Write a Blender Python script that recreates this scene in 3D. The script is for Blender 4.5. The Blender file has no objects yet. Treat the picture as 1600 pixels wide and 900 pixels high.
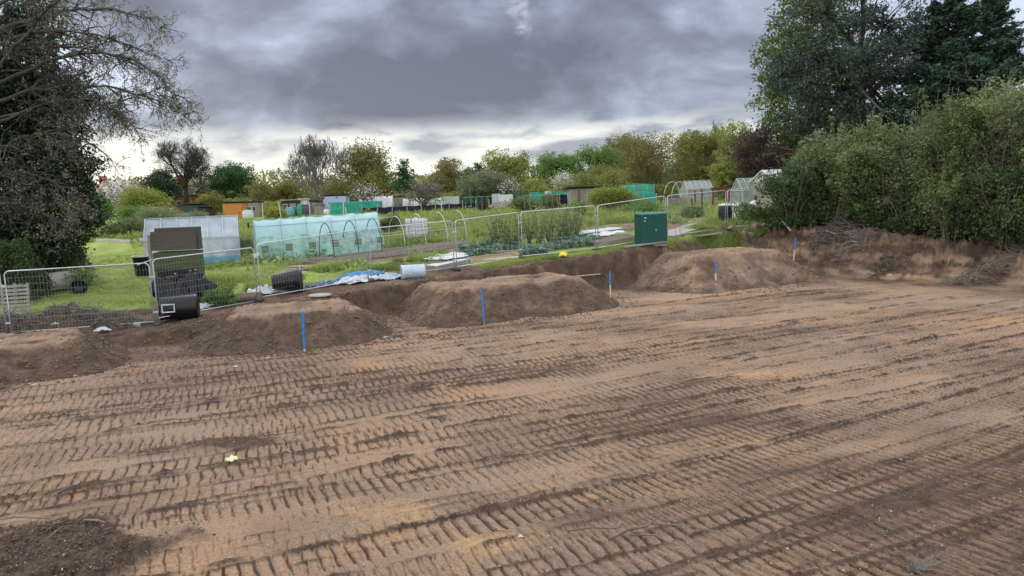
import math, numpy as np
F=1155.0; HC=4.2; ROLL=math.radians(2.0); PITCH=math.atan(150/1155)
# camera basis: forward f, right r, up u  (image content rotated counter-clockwise by ROLL)
_f=np.array([0,math.cos(PITCH),-math.sin(PITCH)]); _r0=np.array([1.,0,0]); _u0=np.cross(_r0,_f)
_r=_r0*math.cos(ROLL)-_u0*math.sin(ROLL); _u=_u0*math.cos(ROLL)+_r0*math.sin(ROLL)
CAM=np.array([0,0,HC])
def ray(px,py):
    d=_f*F+_r*(px-800)+_u*(450-py); return d/d[1]
def W(px,py,D): return CAM+ray(px,py)*D
def proj(p):
    q=np.asarray(p,float)-CAM; z=q@_f; return (800+F*(q@_r)/z, 450-F*(q@_u)/z)
def sstep(a,b,x):
    t=np.clip((np.asarray(x,float)-a)/(b-a),0,1); return t*t*(3-2*t)
FA=np.array([-15.2,22.4]); FD=np.array([25.8,14.3]); FD=FD/np.linalg.norm(FD); FN=np.array([FD[1],-FD[0]])
def fq(x,y):
    dx=x-FA[0]; dy=y-FA[1]; return dx*FD[0]+dy*FD[1], -(dx*FN[0]+dy*FN[1])   # along, beyond
ZS=np.array([-40,0,4.1,7,11.2,14.8,17.5,21.3,25.2,29.5,45]); ZZ=np.array([.2,.35,.38,.66,1.0,1.1,1.3,1.45,1.75,1.95,2.3])
EDGE=np.array([[-60,-6],[-30,11.5],[-14.2,20.5],[-10.3,21.9],[-4,26.4],[1,29.3],[5.3,31.4],[9,33.8],[11.5,35.],[13.4,33.3],[15.6,30.6],[19,27],[26,22],[60,2]],float)
def natural(x,y):
    s,q=fq(x,y); z=np.interp(s,ZS,ZZ); qq=np.maximum(q,0)
    z=z+(2.6-z)*(1-np.exp(-qq/18)); z=z-.06*np.clip(-q-2,0,14)
    return z
def edge_dist(x,y):
    best=np.full(np.shape(x),1e9); side=np.ones(np.shape(x)); par=np.zeros(np.shape(x))
    for i in range(len(EDGE)-1):
        a=EDGE[i]; b=EDGE[i+1]; d=b-a; L=d@d
        t=np.clip(((x-a[0])*d[0]+(y-a[1])*d[1])/L,0,1)
        ex=x-a[0]-t*d[0]; ey=y-a[1]-t*d[1]; e=np.hypot(ex,ey)
        c=np.sign(d[0]*(y-a[1])-d[1]*(x-a[0])); m=e<best
        best=np.where(m,e,best); side=np.where(m,np.where(c==0,1,c),side); par=np.where(m,i+t,par)
    return best*side, par    # >0 beyond the pit
def H(x,y):
    x=np.asarray(x,float); y=np.asarray(y,float)
    e,p=edge_dist(x,y); w=.45+2.1*sstep(5.6,8.0,p)
    return natural(x,y)*sstep(0,1,e/w)
def ground(px,py):
    d=ray(px,py); lo=None
    t=np.geomspace(5,400,3000); P=CAM[None]+d[None]*t[:,None]; g=P[:,2]-H(P[:,0],P[:,1])
    i=np.argmax(g<0) if (g<0).any() else len(t)-1
    return P[i]
import bpy, random
from mathutils import Vector, Matrix
C=bpy.context.scene.collection
RNG=np.random.default_rng(7); random.seed(7)
# ---------- noise ----------
_perm=np.random.default_rng(11).permutation(256); _perm=np.concatenate([_perm,_perm,_perm])
_ga=np.random.default_rng(5).uniform(0,2*np.pi,256); _gx=np.cos(_ga); _gy=np.sin(_ga)
def perlin(x,y,seed=0):
    x=np.asarray(x,float); y=np.asarray(y,float)
    xi=np.floor(x).astype(np.int64); yi=np.floor(y).astype(np.int64); xf=x-xi; yf=y-yi
    u=xf**3*(xf*(xf*6-15)+10); v=yf**3*(yf*(yf*6-15)+10)
    def g(ix,iy,dx,dy):
        h=_perm[(_perm[(ix+seed*37)&255]+iy+seed*91)&255]; return _gx[h]*dx+_gy[h]*dy
    a=g(xi,yi,xf,yf); b=g(xi+1,yi,xf-1,yf); c=g(xi,yi+1,xf,yf-1); d=g(xi+1,yi+1,xf-1,yf-1)
    return 1.5*((a+u*(b-a))+v*((c+u*(d-c))-(a+u*(b-a))))
def fbm(x,y,oct=4,seed=0):
    t=0; a=1; 
    for o in range(oct):
        t=t+a*perlin(x*2**o,y*2**o,seed+o); a*=.5
    return t
# ---------- materials ----------
def nmat(name):
    m=bpy.data.materials.new(name); m.use_nodes=True; nt=m.node_tree
    return m,nt,nt.nodes,nt.links,nt.nodes['Principled BSDF']
def M(name,col,rough=.7,var=.25,scale=6,bump=.15,metal=0,dirt=None,spec=.3,stretch=(1,1,1)):
    m,nt,N,L,P=nmat(name)
    tc=N.new('ShaderNodeTexCoord'); mp=N.new('ShaderNodeMapping'); mp.inputs['Scale'].default_value=stretch
    L.new(tc.outputs['Object'],mp.inputs[0])
    n=N.new('ShaderNodeTexNoise'); n.inputs['Scale'].default_value=scale; n.inputs['Detail'].default_value=6; n.inputs['Roughness'].default_value=.65
    L.new(mp.outputs[0],n.inputs['Vector'])
    r=N.new('ShaderNodeValToRGB'); c=np.array(col); d=np.array(dirt) if dirt is not None else c*(1-var)
    r.color_ramp.elements[0].position=.32; r.color_ramp.elements[0].color=(*d,1)
    r.color_ramp.elements[1].position=.68; r.color_ramp.elements[1].color=(*np.minimum(c*(1+var*.5),1),1)
    L.new(n.outputs['Fac'],r.inputs[0]); L.new(r.outputs[0],P.inputs['Base Color'])
    P.inputs['Roughness'].default_value=rough; P.inputs['Metallic'].default_value=metal
    P.inputs['Specular IOR Level'].default_value=spec
    if bump:
        b=N.new('ShaderNodeBump'); b.inputs['Strength'].default_value=bump; b.inputs['Distance'].default_value=.03
        n2=N.new('ShaderNodeTexNoise'); n2.inputs['Scale'].default_value=scale*5; n2.inputs['Detail'].default_value=4
        L.new(mp.outputs[0],n2.inputs['Vector']); L.new(n2.outputs['Fac'],b.inputs['Height']); L.new(b.outputs[0],P.inputs['Normal'])
    return m
def leafmat(name,dark,light,rough=.55,trans=.35):
    m,nt,N,L,P=nmat(name); out=N['Material Output']
    a=N.new('ShaderNodeAttribute'); a.attribute_name='tint'
    r=N.new('ShaderNodeValToRGB'); r.color_ramp.elements[0].color=(*dark,1); r.color_ramp.elements[1].color=(*light,1)
    L.new(a.outputs['Fac'],r.inputs[0]); L.new(r.outputs[0],P.inputs['Base Color']); P.inputs['Roughness'].default_value=rough
    P.inputs['Specular IOR Level'].default_value=.25
    t=N.new('ShaderNodeBsdfTranslucent'); L.new(r.outputs[0],t.inputs['Color'])
    mx=N.new('ShaderNodeMixShader'); mx.inputs[0].default_value=trans
    L.new(P.outputs[0],mx.inputs[1]); L.new(t.outputs[0],mx.inputs[2]); L.new(mx.outputs[0],out.inputs['Surface'])
    return m
def filmmat(name,col,clear=.3,trans=.4,rough=.35,var=.15,scale=2.0):
    """plastic film or net: part lets light straight through, part diffuses it"""
    m,nt,N,L,P=nmat(name); out=N['Material Output']
    tc=N.new('ShaderNodeTexCoord'); n=N.new('ShaderNodeTexNoise'); n.inputs['Scale'].default_value=scale; n.inputs['Detail'].default_value=5
    L.new(tc.outputs['Object'],n.inputs['Vector'])
    r=N.new('ShaderNodeValToRGB'); c=np.array(col)
    r.color_ramp.elements[0].position=.3; r.color_ramp.elements[0].color=(*(c*(1-var)),1); r.color_ramp.elements[1].position=.7; r.color_ramp.elements[1].color=(*np.minimum(1,c*(1+var)),1)
    L.new(n.outputs['Fac'],r.inputs[0]); L.new(r.outputs[0],P.inputs['Base Color']); P.inputs['Roughness'].default_value=rough
    b=N.new('ShaderNodeBump'); b.inputs['Strength'].default_value=.4; b.inputs['Distance'].default_value=.05
    w=N.new('ShaderNodeTexNoise'); w.inputs['Scale'].default_value=scale*2; w.inputs['Distortion'].default_value=1.5
    L.new(tc.outputs['Object'],w.inputs['Vector']); L.new(w.outputs['Fac'],b.inputs['Height']); L.new(b.outputs[0],P.inputs['Normal'])
    t=N.new('ShaderNodeBsdfTranslucent'); L.new(r.outputs[0],t.inputs['Color'])
    m1=N.new('ShaderNodeMixShader'); m1.inputs[0].default_value=trans; L.new(P.outputs[0],m1.inputs[1]); L.new(t.outputs[0],m1.inputs[2])
    tr=N.new('ShaderNodeBsdfTransparent'); m2=N.new('ShaderNodeMixShader'); m2.inputs[0].default_value=clear
    L.new(m1.outputs[0],m2.inputs[1]); L.new(tr.outputs[0],m2.inputs[2]); L.new(m2.outputs[0],out.inputs['Surface'])
    return m
# ---------- objects ----------
def tag(o,label=None,cat=None,group=None,kind=None):
    if label: o['label']=label
    if cat: o['category']=cat
    if group: o['group']=group
    if kind: o['kind']=kind
    return o
def thing(name,label,cat,loc=(0,0,0),rz=0,group=None):
    o=bpy.data.objects.new(name,None); C.objects.link(o); o.location=[float(v) for v in loc]; o.rotation_euler=(0,0,rz); o.empty_display_size=.2
    return tag(o,label,cat,group)
def link(name,me,mat,parent=None,loc=None,rz=0):
    o=bpy.data.objects.new(name,me); C.objects.link(o)
    if mat is not None: me.materials.append(mat)
    if parent is not None: o.parent=parent
    if loc is not None: o.location=[float(v) for v in loc]; o.rotation_euler=(0,0,rz)
    return o
def npmesh(name,V,Fc,mat,parent=None,tint=None,smooth=False,loc=None,attrs=None):
    V=np.asarray(V,np.float32); Fc=np.asarray(Fc,np.int32); me=bpy.data.meshes.new(name)
    k=Fc.shape[1]; n=len(Fc)
    me.vertices.add(len(V)); me.vertices.foreach_set('co',V.ravel())
    me.loops.add(n*k); me.loops.foreach_set('vertex_index',Fc.ravel())
    me.polygons.add(n); me.polygons.foreach_set('loop_start',np.arange(0,n*k,k,dtype=np.int32))
    if smooth: me.polygons.foreach_set('use_smooth',np.ones(n,bool))
    me.update(calc_edges=True)
    for nm,a in {**({'tint':tint} if tint is not None else {}),**(attrs or {})}.items():
        at=me.attributes.new(nm,'FLOAT','POINT'); at.data.foreach_set('value',np.asarray(a,np.float32))
    return link(name,me,mat,parent,loc)
class MB:
    def __init__(s): s.v=[]; s.f=[]
    def add(s,v,f):
        b=len(s.v); s.v+= [tuple(map(float,p)) for p in v]; s.f+=[tuple(i+b for i in q) for q in f]; return s
    def box(s,c,d,rz=0,rx=0,ry=0,taper=1.0):
        m=Matrix.Translation(Vector([float(q) for q in c]))@Matrix.Rotation(rz,4,'Z')@Matrix.Rotation(ry,4,'Y')@Matrix.Rotation(rx,4,'X')
        h=[q/2 for q in d]; v=[]
        for z in (-1,1):
            k=taper if z>0 else 1
            for x,y in ((-1,-1),(1,-1),(1,1),(-1,1)): v.append(m@Vector((x*h[0]*k,y*h[1]*k,z*h[2])))
        return s.add(v,[(3,2,1,0),(4,5,6,7),(0,1,5,4),(1,2,6,5),(2,3,7,6),(3,0,4,7)])
    def tube(s,pts,r,n=6,cap=True,closed=False):
        P=[Vector([float(q) for q in p]) for p in pts]; k=len(P); R=r if hasattr(r,'__len__') else [r]*k
        up=Vector((0,0,1)); ring=[]; base=len(s.v)
        d0=(P[1]-P[0]).normalized(); ref=up if abs(d0.z)<.9 else Vector((1,0,0)); a=d0.cross(ref).normalized()
        for i in range(k):
            if closed: d=(P[(i+1)%k]-P[i-1])
            else: d=P[min(i+1,k-1)]-P[max(i-1,0)]
            d=d.normalized() if d.length>1e-9 else d0
            a=(a-d*a.dot(d)); a=a.normalized() if a.length>1e-6 else d.orthogonal().normalized(); b=d.cross(a)
            for j in range(n):
                t=2*math.pi*j/n; p=P[i]+(a*math.cos(t)+b*math.sin(t))*R[i]; s.v.append((p.x,p.y,p.z))
        for i in range(k if closed else k-1):
            i2=(i+1)%k
            for j in range(n):
                j2=(j+1)%n; s.f.append((base+i*n+j,base+i*n+j2,base+i2*n+j2,base+i2*n+j))
        if cap and not closed:
            s.f.append(tuple(base+j for j in reversed(range(n)))); s.f.append(tuple(base+(k-1)*n+j for j in range(n)))
        return s
    def lathe(s,prof,n=20,c=(0,0,0),m=None,caps=True):
        base=len(s.v)
        for (r,z) in prof:
            for j in range(n):
                t=2*math.pi*j/n; p=Vector((r*math.cos(t),r*math.sin(t),z))
                if m is not None: p=m@p
                s.v.append((p.x+c[0],p.y+c[1],p.z+c[2]))
        for i in range(len(prof)-1):
            for j in range(n):
                j2=(j+1)%n; s.f.append((base+i*n+j,base+i*n+j2,base+(i+1)*n+j2,base+(i+1)*n+j))
        if caps:
            s.f.append(tuple(base+j for j in reversed(range(n)))); s.f.append(tuple(base+(len(prof)-1)*n+j for j in range(n)))
        return s
    def grid(s,fn,nu,nv):
        base=len(s.v)
        for i in range(nu+1):
            for j in range(nv+1):
                p=fn(i/nu,j/nv); s.v.append(tuple(float(q) for q in p))
        w=nv+1
        for i in range(nu):
            for j in range(nv): s.f.append((base+i*w+j,base+(i+1)*w+j,base+(i+1)*w+j+1,base+i*w+j+1))
        return s
    def build(s,name,mat,parent=None,loc=None,smooth=False,rz=0):
        me=bpy.data.meshes.new(name); me.from_pydata(s.v,[],s.f)
        if smooth:
            me.polygons.foreach_set('use_smooth',np.ones(len(me.polygons),bool))
        me.update()
        return link(name,me,mat,parent,loc,rz)
def crumple(seed,amp,sc):
    return lambda x,y: amp*float(fbm(np.array([x*sc]),np.array([y*sc]),3,seed)[0])
def gz(x,y): return float(H(np.array([x]),np.array([y]))[0])
def G(px,py): p=ground(px,py); return float(p[0]),float(p[1]),float(p[2])
def GD(px,D,py=310):
    x=float(W(px,py,D)[0]); return x,float(D),gz(x,D)
# ================= soil mounds (own meshes) and ground sheet =================
MOUNDS=[((-14.2,19.2),(2.2,1.15),28,.74,1.35),((-6.9,23.0),(1.6,1.1),20,.86,1.4),((-.3,26.9),(2.45,1.15),24,1.02,1.55),((9.2,32.6),(2.1,1.0),24,1.30,2.1)]
def mound_h(i,x,y):
    (cx,cy),(a,b),ang,h,run=MOUNDS[i]; t=math.radians(ang); c,s=math.cos(t),math.sin(t)
    lx=(x-cx)*c+(y-cy)*s; ly=-(x-cx)*s+(y-cy)*c
    wob=.30*fbm(x*.7,y*.7,4,30+i)
    dx=np.maximum(np.abs(lx)-a,0); dy=np.maximum(np.abs(ly)-b,0); d=np.hypot(dx,dy)+wob*.6
    k=np.clip(1-d/run,-.3,1); 
    k=np.where(k>.9,.9+ (k-.9)*.5,k)/.95
    foot=np.maximum(k,0)
    return h*(foot*.92+.08*foot**2)-.0, d/run
# track families
TR=np.random.default_rng(21)
TRACKS=[]
for u in np.arange(1.6,24.5,.50):
    for rep in range(2):
        uu=u+TR.uniform(-.3,.3); L=TR.uniform(8,28); s0=TR.uniform(-22,18)
        TRACKS.append((uu,s0,s0+L,TR.normal(0,.05),TR.uniform(0,1),TR.uniform(.5,.72),TR.uniform(.5,1),TR.uniform(.165,.215)))
TR.shuffle(TRACKS)
for u in np.arange(1.0,25,.56): TRACKS.insert(0,(u+TR.uniform(-.05,.05),-40,60,TR.normal(0,.012),TR.uniform(0,1),.62,TR.uniform(.3,.68),TR.uniform(.16,.20)))
def track_uv(x,y):
    c=np.where(x>0,.010,.002)*(1-.75*sstep(10,24,y)); a=.42
    u=y-a*x-c*x*x; s=x+a*y+2*c*x*(np.minimum(y,24)-11)
    return u,s
def pit_detail(x,y):
    """imprints of the excavator tracks: height and soil darkness, with groove shade painted in"""
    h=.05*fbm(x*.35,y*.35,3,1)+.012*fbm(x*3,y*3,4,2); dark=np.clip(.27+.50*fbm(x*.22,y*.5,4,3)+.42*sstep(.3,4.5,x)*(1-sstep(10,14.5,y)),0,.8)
    u,s=track_uv(x,y)
    for (uu,s0,s1,tw,ph,w,stv,P) in TRACKS:
        du=u-uu-tw*(s-(s0+s1)/2)
        idx=np.nonzero((np.abs(du)<w/2+.25)&(s>s0-.5)&(s<s1+.5))
        if len(idx[0])==0: continue
        d=du[idx]+.02*perlin(s[idx]*2,d_:=du[idx]*2,int(ph*50)); ss=s[idx]; xx=x[idx]; yy=y[idx]
        ends=sstep(s0,s0+.5,ss)*(1-sstep(s1-.5,s1,ss))
        patch=np.clip(.74+.95*fbm(ss*.55+ph*70,d*1.6+ph*30,4,int(ph*40)),0.03,1)*stv
        inside=(1-sstep(w/2-.05,w/2+.02,np.abs(d)))*ends
        p=(ss+.06*d*(1 if ph>.5 else -1)+.02*perlin(xx*4,yy*4,9))/P+ph; p=p-np.floor(p)
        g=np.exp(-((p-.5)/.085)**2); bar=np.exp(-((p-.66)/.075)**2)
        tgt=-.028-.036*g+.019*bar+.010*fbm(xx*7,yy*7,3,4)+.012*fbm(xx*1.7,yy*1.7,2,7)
        m=inside*patch
        h[idx]=h[idx]*(1-m)+tgt*m
        rough=np.clip(.8+1.0*fbm(xx*2.2,yy*2.2,3,6),0,1.7)
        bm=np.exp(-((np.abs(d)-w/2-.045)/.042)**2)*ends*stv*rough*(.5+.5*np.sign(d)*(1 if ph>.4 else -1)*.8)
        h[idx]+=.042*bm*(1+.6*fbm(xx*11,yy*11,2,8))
        dark[idx]=np.clip(dark[idx]*(1-.55*m)+m*(.10+.80*g)+.85*bm,0,1)  # groove shade painted in as a darker tone; berms are dark crumbs
    return h,dark
def heap_mask(x,y):   # loose dark topsoil in the near corner and a few scrapes
    a=1-sstep(.6,1.25,np.hypot((x+6.0)/1.75,(y-8.5)/1.05)+.35*fbm(x*1.1,y*1.1,3,14))
    b=1-sstep(.5,1.2,np.hypot((x+5.0)/.9,(y-12.55)/.32)+.3*fbm(x*1.5,y*1.5,3,15))
    return a,b
def sand_mask(x,y):
    m=np.zeros_like(x)
    for (px,py,rx,ry,st) in ((760,848,.62,.36,.75),(20,775,1.3,.5,.5),(905,770,.5,.22,.6),(640,800,.5,.25,.45),(1190,585,1.2,.35,.6),(1290,500,2.2,.5,.5),(1150,690,.9,.3,.5),(560,795,.5,.25,.4),(1240,395,.8,.7,.7),(1390,400,1.2,.9,.45)):
        c=ground(px,py); m=np.maximum(m,st*(1-sstep(.1,1.25,np.hypot((x-c[0])/rx,(y-c[1])/ry)+.9*fbm(x*2.6,y*2.6,4,44)))*np.clip(.6+.9*fbm(x*9,y*9,3,45),.1,1))
    return m
def build_ground():
    nth=1350; th=np.concatenate([np.linspace(-180,-42,26)[:-1],np.linspace(-42,42,nth),np.linspace(42,180,26)[1:]])
    r=np.concatenate([np.linspace(.4,6.2,9)[:-1],np.geomspace(6.2,44,690),np.geomspace(44,3000,110)[1:]])
    T,R=np.meshgrid(np.radians(th),r,indexing='ij'); X=R*np.sin(T); Y=R*np.cos(T)
    e,par=edge_dist(X,Y); s,q=fq(X,Y)
    e2=e+(.30*fbm(X*.45,Y*.45,2,12)+.05*fbm(X*1.6,Y*1.6,2,13))*sstep(60,30,R)
    w=.45+2.1*sstep(5.6,8.0,par); k=sstep(0,1,e2/w); nat=natural(X,Y)
    wall=4*k*(1-k)
    Z=nat*k
    inp=(k<.999)&(R<46)&(np.abs(T)<math.radians(44)); hd=np.zeros_like(Z); dk=np.full_like(Z,.45)
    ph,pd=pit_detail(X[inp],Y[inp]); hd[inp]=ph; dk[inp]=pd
    far=1-sstep(-3.2,-.6,e)   # fade tracks near the wall
    Z=Z+hd*far*(1-k)
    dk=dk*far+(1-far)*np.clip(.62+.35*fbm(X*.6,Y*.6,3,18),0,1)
    a,b=heap_mask(X,Y); lump=np.abs(fbm(X*4,Y*4,4,19))
    Z+=a*(.03+.10*lump)*(R<20)+b*(.03+.05*lump)*(R<20); dk=np.maximum(dk,np.maximum(a,b)*.98)
    # foot of the wall, wall face and the disturbed strip up to the fence
    strip=k*(1-sstep(-.9,.6,q+.5*fbm(X*.6,Y*.6,3,22)))
    right=sstep(6.6,8.2,par)
    rb=right*(1-sstep(2.2,4.5,e))*(R<60)
    Z+=(wall*.10+strip*.05+rb*.26*k)*fbm(X*2.0,Y*2.0,5,24)*(R<60)
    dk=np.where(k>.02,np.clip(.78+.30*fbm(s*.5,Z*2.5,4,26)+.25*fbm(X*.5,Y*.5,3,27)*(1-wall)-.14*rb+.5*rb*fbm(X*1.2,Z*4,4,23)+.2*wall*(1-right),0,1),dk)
    # grass: everything beyond the disturbed strip
    gs=sstep(14.5,17.5,s)
    start=1.3*(1-gs)+(-.75)*gs
    start=np.where(s<5.5,1.9,start)
    gr=sstep(start-.25,start+.25,q+.45*fbm(X*.9,Y*.9,3,28))*k*(1-rb)
    gr=np.where((par>9.6)&(e<5),gr*sstep(3,5,e),gr)
    far2=sstep(0,6,q)
    Z+=gr*(.05*fbm(X*.5,Y*.5,3,29)+.02*fbm(X*2.5,Y*2.5,2,31))*(R<120)
    # allotment beds: bare earth patches
    bed=np.zeros_like(Z)
    for (bs,bq,hl,hw) in BEDS:
        bed=np.maximum(bed,(1-sstep(hl-.15,hl+.15,np.abs(s-bs)+.1*fbm(X,Y,2,33)))*(1-sstep(hw-.15,hw+.15,np.abs(q-bq))))
    gr*=sstep(.82,.97,k); gr*=1-bed; dk=np.where(bed>.3,.55+.3*fbm(X*2,Y*2,3,34),dk)
    # gravel path by the tree
    path=path_mask(X,Y); gr*=1-path; sand=sand_mask(X,Y)
    Z[:, -1]-=0
    n0,n1=Z.shape; idx=np.arange(n0*n1).reshape(n0,n1)
    Fc=np.stack([idx[:-1,:-1],idx[1:,:-1],idx[1:,1:],idx[:-1,1:]],-1).reshape(-1,4)
    V=np.stack([X,Y,Z],-1).reshape(-1,3)
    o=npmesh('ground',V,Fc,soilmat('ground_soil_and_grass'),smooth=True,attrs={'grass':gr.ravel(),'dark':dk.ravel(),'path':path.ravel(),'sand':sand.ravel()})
    tag(o,kind='structure'); return o
PATHC=[np.array([(-26.5,47.5),(-24.5,46.2),(-21,45.6),(-17,45.5),(-14.5,46.0)]),np.array([(-40,62),(-36,62),(-34.3,58),(-33.5,53.5),(-32,49.5),(-27,47.5)])]
def path_mask(X,Y):
    m=np.zeros_like(X)
    for pts in PATHC:
        for i in range(len(pts)-1):
            a=pts[i]; d=pts[i+1]-a; L=d@d; t=np.clip(((X-a[0])*d[0]+(Y-a[1])*d[1])/L,0,1)
            m=np.maximum(m,1-sstep(.55,.95,np.hypot(X-a[0]-t*d[0],Y-a[1]-t*d[1])+.25*perlin(X*1.2,Y*1.2,41)))
    return m
BEDS=[(14.5,5.2,5.0,1.1),(19.5,3.1,1.6,.9),(23.0,3.0,2.2,.9),(22.5,6.8,2.6,1.0),(27.5,5.5,3.0,1.6),(31,3.4,2.6,1.3),(33.5,6.5,2.5,1.0)]
def soilmat(name):
    m,nt,N,L,P=nmat(name)
    def noise(s,d=8,r=.65,dist=0):
        n=N.new('ShaderNodeTexNoise'); n.inputs['Scale'].default_value=s; n.inputs['Detail'].default_value=d; n.inputs['Roughness'].default_value=r; n.inputs['Distortion'].default_value=dist
        L.new(geo.outputs['Position'],n.inputs['Vector']); return n.outputs['Fac']
    def ramp(fac,stops):
        r=N.new('ShaderNodeValToRGB'); e=r.color_ramp.elements
        while len(e)<len(stops): e.new(.5)
        for i,(p,c) in enumerate(stops): e[i].position=p; e[i].color=(*c,1) if hasattr(c,'__len__') else (c,c,c,1)
        L.new(fac,r.inputs[0]); return r.outputs[0]
    def mix(f,a,b,mode='MIX'):
        x=N.new('ShaderNodeMix'); x.data_type='RGBA'; x.blend_type=mode
        for s,v in ((0,f),(6,a),(7,b)):
            if hasattr(v,'is_linked'): L.new(v,x.inputs[s])
            else: x.inputs[s].default_value=v
        return x.outputs[2]
    def attr(n): a=N.new('ShaderNodeAttribute'); a.attribute_name=n; return a.outputs['Fac']
    def math_(op,a,b):
        x=N.new('ShaderNodeMath'); x.operation=op; x.use_clamp=True
        for i,v in enumerate((a,b)):
            if hasattr(v,'is_linked'): L.new(v,x.inputs[i])
            else: x.inputs[i].default_value=v
        return x.outputs[0]
    geo=N.new('ShaderNodeNewGeometry')
    dry=ramp(noise(.45,6,.6,.4),[(.36,(.225,.155,.107)),(.5,(.295,.20,.137)),(.62,(.335,.216,.132)),(.72,(.39,.23,.11))])
    dry=mix(ramp(noise(.18,4,.55),[(.42,0.),(.62,.8)]),dry,(.255,.188,.14,1)); dry=mix(attr('sand'),dry,(.50,.31,.13,1))
    dark_soil_and_shade=ramp(noise(2.2,7,.7),[(.35,(.058,.040,.030)),(.65,(.135,.090,.062))])  # dark soil tone, also used for the painted groove shade
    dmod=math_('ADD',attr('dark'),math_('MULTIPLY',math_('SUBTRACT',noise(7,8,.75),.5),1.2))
    soil=mix(ramp(dmod,[(.22,0.),(.78,1.)]),dry,dark_soil_and_shade)
    fine=ramp(noise(30,6,.8),[(.33,.34),(.49,.98),(.64,1.36)]); soil=mix(.8,soil,fine,'MULTIPLY')
    peb=ramp(noise(26,2,.5),[(.735,0.),(.76,1.)]); soil=mix(math_('MULTIPLY',peb,.55),soil,(.42,.37,.32,1))
    gcol=ramp(noise(.55,8,.7),[(.32,(.14,.19,.04)),(.5,(.24,.315,.065)),(.66,(.34,.42,.105))])
    gcol=mix(ramp(noise(9,6,.8),[(.35,.45),(.65,0.)]),gcol,(.045,.075,.018,1))
    col=mix(attr('grass'),soil,gcol)
    pc=ramp(noise(6,8,.7),[(.3,(.20,.19,.175)),(.7,(.36,.34,.31))]); col=mix(attr('path'),col,pc)
    L.new(col,P.inputs['Base Color']); P.inputs['Roughness'].default_value=.92; P.inputs['Specular IOR Level'].default_value=.15
    b=N.new('ShaderNodeBump'); b.inputs['Strength'].default_value=1.0; b.inputs['Distance'].default_value=.05
    hsum=math_('ADD',math_('MULTIPLY',noise(14,8,.75),.6),math_('MULTIPLY',noise(60,4,.7),.4))
    L.new(hsum,b.inputs['Height']); L.new(b.outputs[0],P.inputs['Normal'])
    return m
MOUND_LABELS=['low soil mound cut off by the left edge of the photo','flat-topped soil mound with a bent all-blue stake, opposite the black bin','widest flat-topped soil mound, below the yellow bag on the grass','tallest soil mound, in front of the green cabinet and the tree bank']
def build_mounds():
    sm=soilmat('mound_soil')
    for i,((cx,cy),(a,b),ang,h,run) in enumerate(MOUNDS):
        e=max(a,b)+run+.7; n=300; g=np.linspace(-e,e,n); X,Y=np.meshgrid(cx+g,cy+g,indexing='ij')
        mh,d=mound_h(i,X,Y); side=np.clip(d,0,1)
        base=H(X,Y)
        t=math.radians(ang); lx=(X-cx)*math.cos(t)+(Y-cy)*math.sin(t); ly=-(X-cx)*math.sin(t)+(Y-cy)*math.cos(t)
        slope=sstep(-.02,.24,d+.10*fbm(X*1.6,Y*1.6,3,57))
        # raked runnels down the slopes, loose crumbs, tracked flat top
        arc=np.arctan2(ly,lx)
        Z=mh+slope*sstep(-.1,.3,mh)*(.035*fbm(arc*14,d*1.2,3,50+i)+.03*fbm(X*5,Y*5,3,51))+(1-slope)*(.02*np.sin(lx*2*np.pi/.21)*sstep(-.2,.3,perlin(lx,ly*2,5))+.025*fbm(X*3,Y*3,3,52))
        Z=np.maximum(base-.12,Z+base*np.where(base>mh,.0,.0))
        Z=np.where(mh<=0.0005,base-.12,Z)
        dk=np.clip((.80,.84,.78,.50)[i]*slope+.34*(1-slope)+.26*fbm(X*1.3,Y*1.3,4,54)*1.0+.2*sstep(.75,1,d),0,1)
        idx=np.arange(n*n).reshape(n,n); Fc=np.stack([idx[:-1,:-1],idx[1:,:-1],idx[1:,1:],idx[:-1,1:]],-1).reshape(-1,4)
        V=np.stack([X-cx,Y-cy,Z],-1).reshape(-1,3)
        keep=(mh.ravel()[Fc]>0.0).any(1)
        Fc=Fc[keep]; used=np.unique(Fc); rem=np.full(n*n,-1); rem[used]=np.arange(len(used)); 
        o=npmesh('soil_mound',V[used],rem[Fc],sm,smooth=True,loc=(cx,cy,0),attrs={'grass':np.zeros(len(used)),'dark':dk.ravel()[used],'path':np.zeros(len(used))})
        tag(o,MOUND_LABELS[i],'soil mound','flat-topped mounds of dug soil along the pit')
BUILD=[]
# ================= vegetation =================
def leafquads(c,size,rng,aspect=.55,up=.4,dirs=None):
    n=len(c); nr=rng.normal(size=(n,3)); nr[:,2]+=up; nr/=np.linalg.norm(nr,axis=1)[:,None]
    t=rng.normal(size=(n,3)) if dirs is None else dirs+rng.normal(size=(n,3))*.35
    t-=nr*(t*nr).sum(1)[:,None]; t/=np.linalg.norm(t,axis=1)[:,None]+1e-9; b=np.cross(nr,t)
    s=np.asarray(size)[:,None]*.5
    V=np.stack([c-t*s,c+b*s*aspect-t*s*.1,c+t*s,c-b*s*aspect-t*s*.1],1).reshape(-1,3)
    return V,np.arange(4*n).reshape(n,4)
def lobes_auto(rng,w,h,n=7,flat=.8):
    """overlapping lobes filling a crown w wide and h tall, centred on z=h/2"""
    L=[]
    for i in range(n):
        a=rng.uniform(0,2*np.pi); z=rng.uniform(-.36,.36); rr=np.sqrt(max(0,1-(2*z)**2))*w*.5*rng.uniform(.3,.72)
        r=w*rng.uniform(.20,.32); L.append((rr*np.cos(a),rr*np.sin(a),h*(.5+z),r,r,min(r*flat,h*.3)))
    L.append((0,0,h*.5,w*.28,w*.28,h*.34)); L.append((0,0,h*.80,w*.2,w*.2,h*.18))
    return L
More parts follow.
